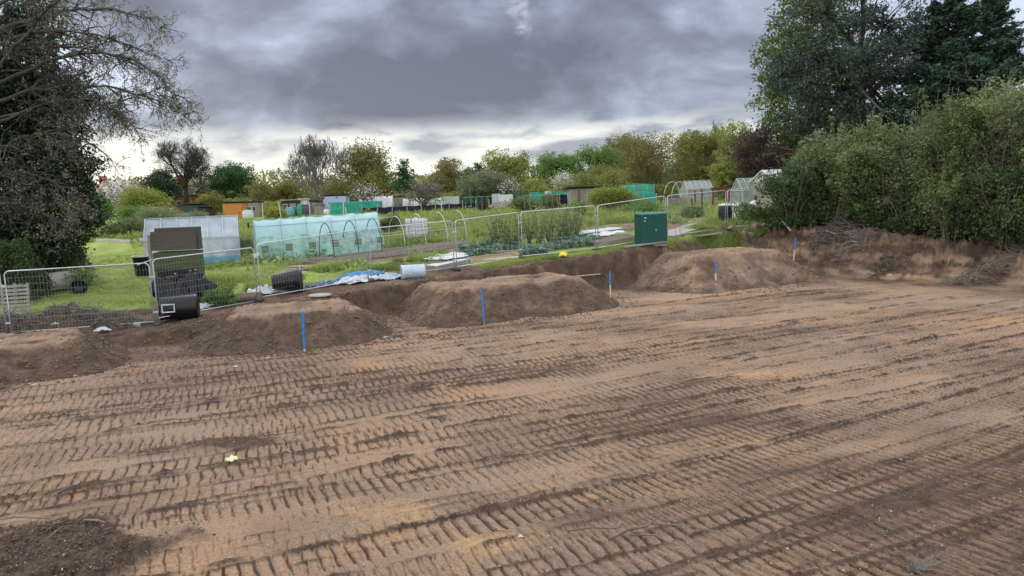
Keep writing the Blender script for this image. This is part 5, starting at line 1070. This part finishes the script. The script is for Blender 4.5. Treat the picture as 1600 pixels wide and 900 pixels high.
    # far glass greenhouse
    x,y,z=GD(1075,72,320); L=float(GD(1116,72)[0]-x); t=thing('greenhouse','small white-framed glass greenhouse behind the red posts','greenhouse',(x,y,z-.05),.1); top=float(W(1095,281,72)[2])-z; gabled(t,L,2.2,top*.62,top,filmmat('glass_panes',(.42,.45,.48),.45,.2,.1,.1,2),m['white'],5)
    # green-framed greenhouse skeleton
    x,y,z=GD(1160,53,325); L=float(GD(1193,53)[0]-x); t=thing('greenhouse','pale green framed glass greenhouse next to the hedge','greenhouse',(x,y,z-.05),.12); top=float(W(1178,277,53)[2])-z; gabled(t,L,2.0,top*.62,top,filmmat('clear_glass',(.40,.47,.46),.62,.1,.08,.1,2),M('mint_frame',(.40,.55,.48),.5,.1,4,0),3)
    shed('garden_shed','shed with a white roof half hidden behind the hedge end','shed',1212,1262,264,50,3.0,greyb,m['white'],'gable_side',.25)
    # bare white hoops left of the far greenhouse
    for k,px in enumerate((1050,1062)):
        x,y,z=GD(px,66,310); top=float(W(px,284,66)[2])-z; tag(MB().tube([(-.75*math.cos(q),0,top*math.sin(q)**.7) for q in np.linspace(0,math.pi,15)],.03,6).build('white_hoop',m['white'],None,(x,y,z),True),['white hoop on the plot, left of a twin hoop','white hoop nearest the far glass greenhouse'][k],'hoop','white hoops')
    # water butt, pallet bench
    x,y,z=GD(1133,39.2,345); t=thing('water_butt','black water butt with a pale lid beside the fence post','water butt',(x,y,z)); MB().lathe([(.30,0),(.36,.35),(.37,.7),(.33,1.02),(.31,1.05)],20).build('shell',m['black'],t,smooth=True); MB().lathe([(.36,1.04),(.36,1.10),(.1,1.16),(.02,1.17)],20).build('lid',m['white'],t); MB().lathe([(.02,-.06),(.02,.06)],8,m=Matrix.Rotation(1.57,3,'X'),c=(0,-.38,.18)).build('tap',m['galv'],t)
    x,y,z=GD(1155,41,335); t=thing('slatted_bench','white slatted pallet leaning beside the water butt','pallet',(x,y,z),.2); t.rotation_euler=(-.25,.0,.2)
    for k in range(8): MB().box((-.5+k*.14,0,.45),(.08,.03,.8)).build('slat',m['white'],t)
    for zz in (.15,.75): MB().box((0,.035,zz),(1.15,.05,.08)).build('rail',m['white'],t)
    x,y,z=GD(1152,41.5,325); o=sheet('white_sheet','white bag lying on top of the slatted pallet','bag',1150,325,.6,.4,.25,m['white'],61,.2,.4,20,41.4,.78)
    o=sheet('white_sheet','white sack in the plot beside the green-framed greenhouse','bag',1177,308,.7,.5,.5,m['white'],62,.2,.3,20,47,.3)
    # barrels among the sheds
    for k,(px,D,r,h,c,lab) in enumerate([(453,74,.45,.95,(.13,.33,.42),'domed turquoise compost bin left of the green barrel'),(463,75,.42,1.0,(.07,.09,.12),'dark grey compost bin between turquoise bin and green barrel'),(470,73,.33,1.25,(.02,.26,.13),'bright green barrel below the pale cupboard'),(478,73,.36,1.2,(.07,.06,.10),'dark purple-grey barrel right of the green one'),(387,70,.5,.9,(.50,.60,.55),'pale white-green box bin right of the orange shed'),(381,74,.5,1.2,(.05,.08,.16),'dark blue bin right of the orange shed'),(510,76,.3,.6,(.6,.6,.6),'white bucket at the foot of the blue-grey shed')]):
        x,y,z=GD(px,D,330); t=thing('garden_barrel',lab,'barrel',(x,y,z-.02),0,'barrels and bins among the sheds'); mm=M('barrel_plastic_%s'%['turquoise','grey','green','purple','pale','blue','white'][k],c,.5,.25,4,.1); MB().lathe([(r*.85,0),(r,h*.3),(r,h*.7),(r*.85,h*.93)],16).build('shell',mm,t,smooth=True); MB().lathe([(r*.9,h*.93),(r*.9,h*.97),(r*.5,h),(.02,h*1.01)],16).build('lid',mm,t)
    # white poles around the sheds
    rng=np.random.default_rng(55)
    for k,(px,D,h) in enumerate([(410,64,1.6),(439,63,1.7),(484,62,1.6),(536,64,1.4),(541,64,1.0),(690,66,1.5)]):
        x,y,z=GD(px,D,330); tag(MB().tube([(0,0,-.1),(rng.normal()*.05,0,h)],.035,5).build('plot_post',m['paleWood'],None,(x,y,z)),'thin pale post marking a plot in front of the sheds','post','pale plot posts')
    # low rail left
    a=GD(352,50,352); b=GD(388,51,352); t=thing('rail_fence','low grey rail fence left of the polytunnel','fence',a,math.atan2(b[1]-a[1],b[0]-a[0])); L=math.hypot(b[0]-a[0],b[1]-a[1]); MB().box((L/2,0,.55),(L,.35,.07)).build('rail',m['greywood'],t)
    for k in range(3): MB().box((L*k/2,0,.2),(.1,.1,.75)).build('post',m['darkbark'],t)
    o=sheet('rubble_heap','heap of old boards and stones by the end of the windbreak','rubble',790,322,3.6,1.2,.7,m['greywood'],63,.1,.6,30,68)
    # compost bays, bean frames and small clutter between the plots
    rng=np.random.default_rng(58)
    for k,(px,yt,D,lab) in enumerate([(415,322,70,'grey timber compost bay between the pale bin and the low yellow bush'),(548,322,72,'dark timber compost bay in front of the teal net cage'),(842,318,66,'old timber compost bay in front of the long teal netting'),(1045,309,60,'weathered compost bay left of the far glass greenhouse')]):
        x,y,z=GD(px,D,yt); t=thing('compost_bay',lab,'compost bay',(x,y,z-.03),.1)
        for q in range(4):
            MB().box((.75,0,.12+.2*q),(1.5,.04,.17)).build('board',m['greywood'],t); MB().box((0,.5,.12+.2*q),(.04,1.0,.17)).build('board',m['greywood'],t); MB().box((1.5,.5,.12+.2*q),(.04,1.0,.17)).build('board',m['greywood'],t)
        MB().grid(lambda u,v:(.04+u*1.42,.03+v*.95,.5+.2*math.sin(u*3.1)*math.sin(v*3.1)+.04*math.sin(u*19+v*13)),14,8).build('compost',MAT['heapsoil'],t)
    for k,(px,D,lab) in enumerate([(820,50,'bean frame of crossed canes behind the fruit bushes'),(728,52,'bean frame of crossed canes right of the last bare hoop'),(1060,52,'cane frame in the grass left of the red posts')]):
        x,y,z=GD(px,D,330); t=thing('bean_frame',lab,'cane frame',(x,y,z),.3)
        for q in range(7):
            for s in (-1,1): MB().tube([(q*.4,s*.4,-.1),(q*.4+rng.normal()*.03,-s*.06,1.6)],.010,5).build('cane',m['greywood'],t)
        MB().tube([(-.15,0,1.62),(2.6,0,1.62)],.014,5).build('ridge_cane',m['wood'],t)
    shed('garden_shed','small brown shed between the dark lean-to and the orange shed','shed',331,343,317,84,1.8,m['wood'],felt,'gable_front',.05,(.5,.5,.85,m['darkbark']))
    shed('garden_shed','small grey shed with a pale roof right of the pale blue boards','shed',838,856,302,86,1.8,m['greyb'],tin,'gable_side',.05,(.3,.3,.85,m['darkbark']))
    # houses
    tile=M('red_roof_tiles',(.22,.065,.045),.85,.3,1.5,.3); bk=M('house_brick',(.36,.15,.09),.9,.25,3,.2)
    t,w,h=shed('brick_building','low red brick building with a dark roof and chimney','building',232,298,293,102,7,bk,M('dark_tiles',(.06,.055,.055),.9,.3,2,.3),'gable_side',.08,None,((.7,.55,.12,.35),(.88,.55,.10,.3)),.3)
    ch=MB().box((w*.62,3.5,h+.7),(1.2,.9,1.9)).build('chimney',bk,t); MB().box((w*.62,3.5,h+1.72),(1.4,1.1,.15)).build('pot',tile,ch)
    t,w,h=shed('red_roofed_house','house with a red tiled roof seen past the white blossom','house',120,207,286,125,8,bk,tile,'gable_side',.1,(.5,.1,.8,m['white']),((.25,.5,.12,.4),(.75,.5,.12,.4)),.4); MB().box((w*.3,4,h+.5),(1,.9,1.8)).build('chimney',bk,t)
    t,w,h=shed('red_roofed_house','far small house with a pale red roof at the left horizon','house',160,186,292,140,7,m['white'],tile,'gable_front',.2,None,((.5,.5,.2,.3),),.3)
BUILD.append(far_structs)
# ================= sky, sun, camera =================
SUN_AZ=math.radians(-42); SUN_EL=math.radians(36)     # azimuth measured from +Y towards +X
def build_world():
    sc=bpy.context.scene; w=bpy.data.worlds.new('World'); sc.world=w; w.use_nodes=True; nt=w.node_tree; N=nt.nodes; L=nt.links; N.clear()
    out=N.new('ShaderNodeOutputWorld'); bg=N.new('ShaderNodeBackground'); sky=N.new('ShaderNodeTexSky'); sky.sky_type='NISHITA'; sky.sun_disc=False
    sky.sun_elevation=SUN_EL; sky.sun_rotation=SUN_AZ; bg.inputs['Strength'].default_value=.1; L.new(sky.outputs[0],bg.inputs[0])
    tc=N.new('ShaderNodeTexCoord'); sp=N.new('ShaderNodeSeparateXYZ'); L.new(tc.outputs['Generated'],sp.inputs[0])
    def mth(op,a,b=None,clamp=False):
        x=N.new('ShaderNodeMath'); x.operation=op; x.use_clamp=clamp
        for i,v in enumerate((a,b)):
            if v is None: continue
            if hasattr(v,'is_linked'): L.new(v,x.inputs[i])
            else: x.inputs[i].default_value=v
        return x.outputs[0]
    def ss(v,a,b):
        x=N.new('ShaderNodeMapRange'); x.interpolation_type='SMOOTHSTEP'; L.new(v,x.inputs[0]); x.inputs[1].default_value=a; x.inputs[2].default_value=b; return x.outputs[0]
    def ramp(fac,stops):
        r=N.new('ShaderNodeValToRGB'); e=r.color_ramp.elements
        while len(e)<len(stops): e.new(.5)
        for i,(p,c) in enumerate(stops): e[i].position=p; e[i].color=(*c,1)
        L.new(fac,r.inputs[0]); return r.outputs[0]
    zz=mth('MULTIPLY',sp.outputs[2],1.8)
    cb=N.new('ShaderNodeCombineXYZ'); L.new(sp.outputs[0],cb.inputs[0]); L.new(sp.outputs[1],cb.inputs[1]); L.new(zz,cb.inputs[2])
    def noise(scale,detail,rough,dist,off=(0,0,0),st=(1,1,1)):
        mp=N.new('ShaderNodeMapping'); mp.inputs['Location'].default_value=off; mp.inputs['Scale'].default_value=st; L.new(cb.outputs[0],mp.inputs[0])
        n=N.new('ShaderNodeTexNoise'); n.inputs['Scale'].default_value=scale; n.inputs['Detail'].default_value=detail; n.inputs['Roughness'].default_value=rough; n.inputs['Distortion'].default_value=dist
        L.new(mp.outputs[0],n.inputs['Vector']); return n.outputs['Fac']
    big=noise(2.6,5,.5,.3,(3.2,1.7,.4)); mid=noise(6.5,8,.55,.35,(9,4,0)); puff=noise(6,8,.55,.4,(1.3,7.7,0),(1,1,2.0))
    dens=mth('ADD',mth('MULTIPLY',big,.55),mth('MULTIPLY',mid,.45))
    # cloud base brightness: dark slate bank over the site, thinner (brighter) towards the horizon
    col=ramp(dens,[(.38,(.62,.68,.81)),(.455,(.32,.36,.455)),(.525,(.185,.205,.265)),(.60,(.108,.119,.158))])
    hz=mth('ADD',ss(sp.outputs[2],.135,.055),mth('MULTIPLY',mth('SUBTRACT',puff,.5),1.3))
    hcol=ramp(puff,[(.43,(.78,.77,.72)),(.52,(.52,.54,.55)),(.61,(.27,.295,.35))])
    def mix(f,a,b):
        x=N.new('ShaderNodeMix'); x.data_type='RGBA'; L.new(f,x.inputs[0])
        for s,v in ((6,a),(7,b)):
            if hasattr(v,'is_linked'): L.new(v,x.inputs[s])
            else: x.inputs[s].default_value=v
        return x.outputs[2]
    col=mix(ss(hz,.35,.85),col,hcol)
    # sun glow low on the left behind cloud
    low=ss(sp.outputs[2],.09,.0); left=ss(sp.outputs[0],.15,-.45)
    col=mix(mth('MULTIPLY',mth('MULTIPLY',low,left),.55),col,(.92,.90,.76,1))
    # lighter cloud to the right
    rt=ss(sp.outputs[0],.30,.62); col=mix(mth('MULTIPLY',rt,.85),col,(.62,.70,.86,1))
    # unseen sky overhead and behind, brightened to raise light on the ground
    up=ss(sp.outputs[2],.42,.75); bk=ss(sp.outputs[1],.35,-.35); both=mth('MAXIMUM',up,bk)
    var=mth('ADD',mth('MULTIPLY',dens,-1.4),2.0); gray=N.new('ShaderNodeCombineColor'); 
    for i,k in enumerate((1.0,1.02,1.08)): L.new(mth('MULTIPLY',var,k),gray.inputs[i])
    col=mix(both,col,gray.outputs[0])
    # small bright break high in the cloud bank
    vd=N.new('ShaderNodeVectorMath'); vd.operation='DISTANCE'; L.new(tc.outputs['Generated'],vd.inputs[0]); q=ray(812,36); vd.inputs[1].default_value=tuple(q/np.linalg.norm(q))
    sp_=mth('ADD',vd.outputs['Value'],mth('MULTIPLY',mth('SUBTRACT',noise(26,6,.6,.3),.5),.12)); col=mix(mth('MULTIPLY',ss(sp_,.022,-.006),.3),col,(.85,.86,.88,1))
    bg2=N.new('ShaderNodeBackground'); L.new(col,bg2.inputs[0]); bg2.inputs['Strength'].default_value=1
    ms=N.new('ShaderNodeMixShader'); ms.inputs[0].default_value=.93; 
    L.new(bg.outputs[0],ms.inputs[1]); L.new(bg2.outputs[0],ms.inputs[2]); L.new(ms.outputs[0],out.inputs[0])
    ld=bpy.data.lights.new('sun','SUN'); ld.energy=1.5; ld.angle=math.radians(10); ld.color=(1,.93,.82); so=bpy.data.objects.new('sun',ld); C.objects.link(so)
    d=Vector((math.sin(SUN_AZ)*math.cos(SUN_EL),math.cos(SUN_AZ)*math.cos(SUN_EL),math.sin(SUN_EL)))
    so.rotation_euler=d.to_track_quat('Z','Y').to_euler()
def build_camera():
    sc=bpy.context.scene; cd=bpy.data.cameras.new('camera'); co=bpy.data.objects.new('camera',cd); C.objects.link(co); sc.camera=co
    cd.sensor_width=36; cd.lens=36*F/1600; cd.clip_end=5000; cd.clip_start=.1
    m=Matrix((( _r[0],_u[0],-_f[0]),(_r[1],_u[1],-_f[1]),(_r[2],_u[2],-_f[2]))).to_4x4(); m.translation=Vector(CAM); co.matrix_world=m
    v=sc.view_settings; v.view_transform='Standard'; v.look='None'; v.gamma=1; v.use_curve_mapping=False; v.exposure=EXPOSURE
    sc.cycles.max_bounces=6; sc.cycles.diffuse_bounces=3; sc.cycles.transparent_max_bounces=12; sc.cycles.use_denoising=True
EXPOSURE=0.5
build_world(); build_camera()
build_ground(); build_mounds()
for fn in list(BUILD): fn()
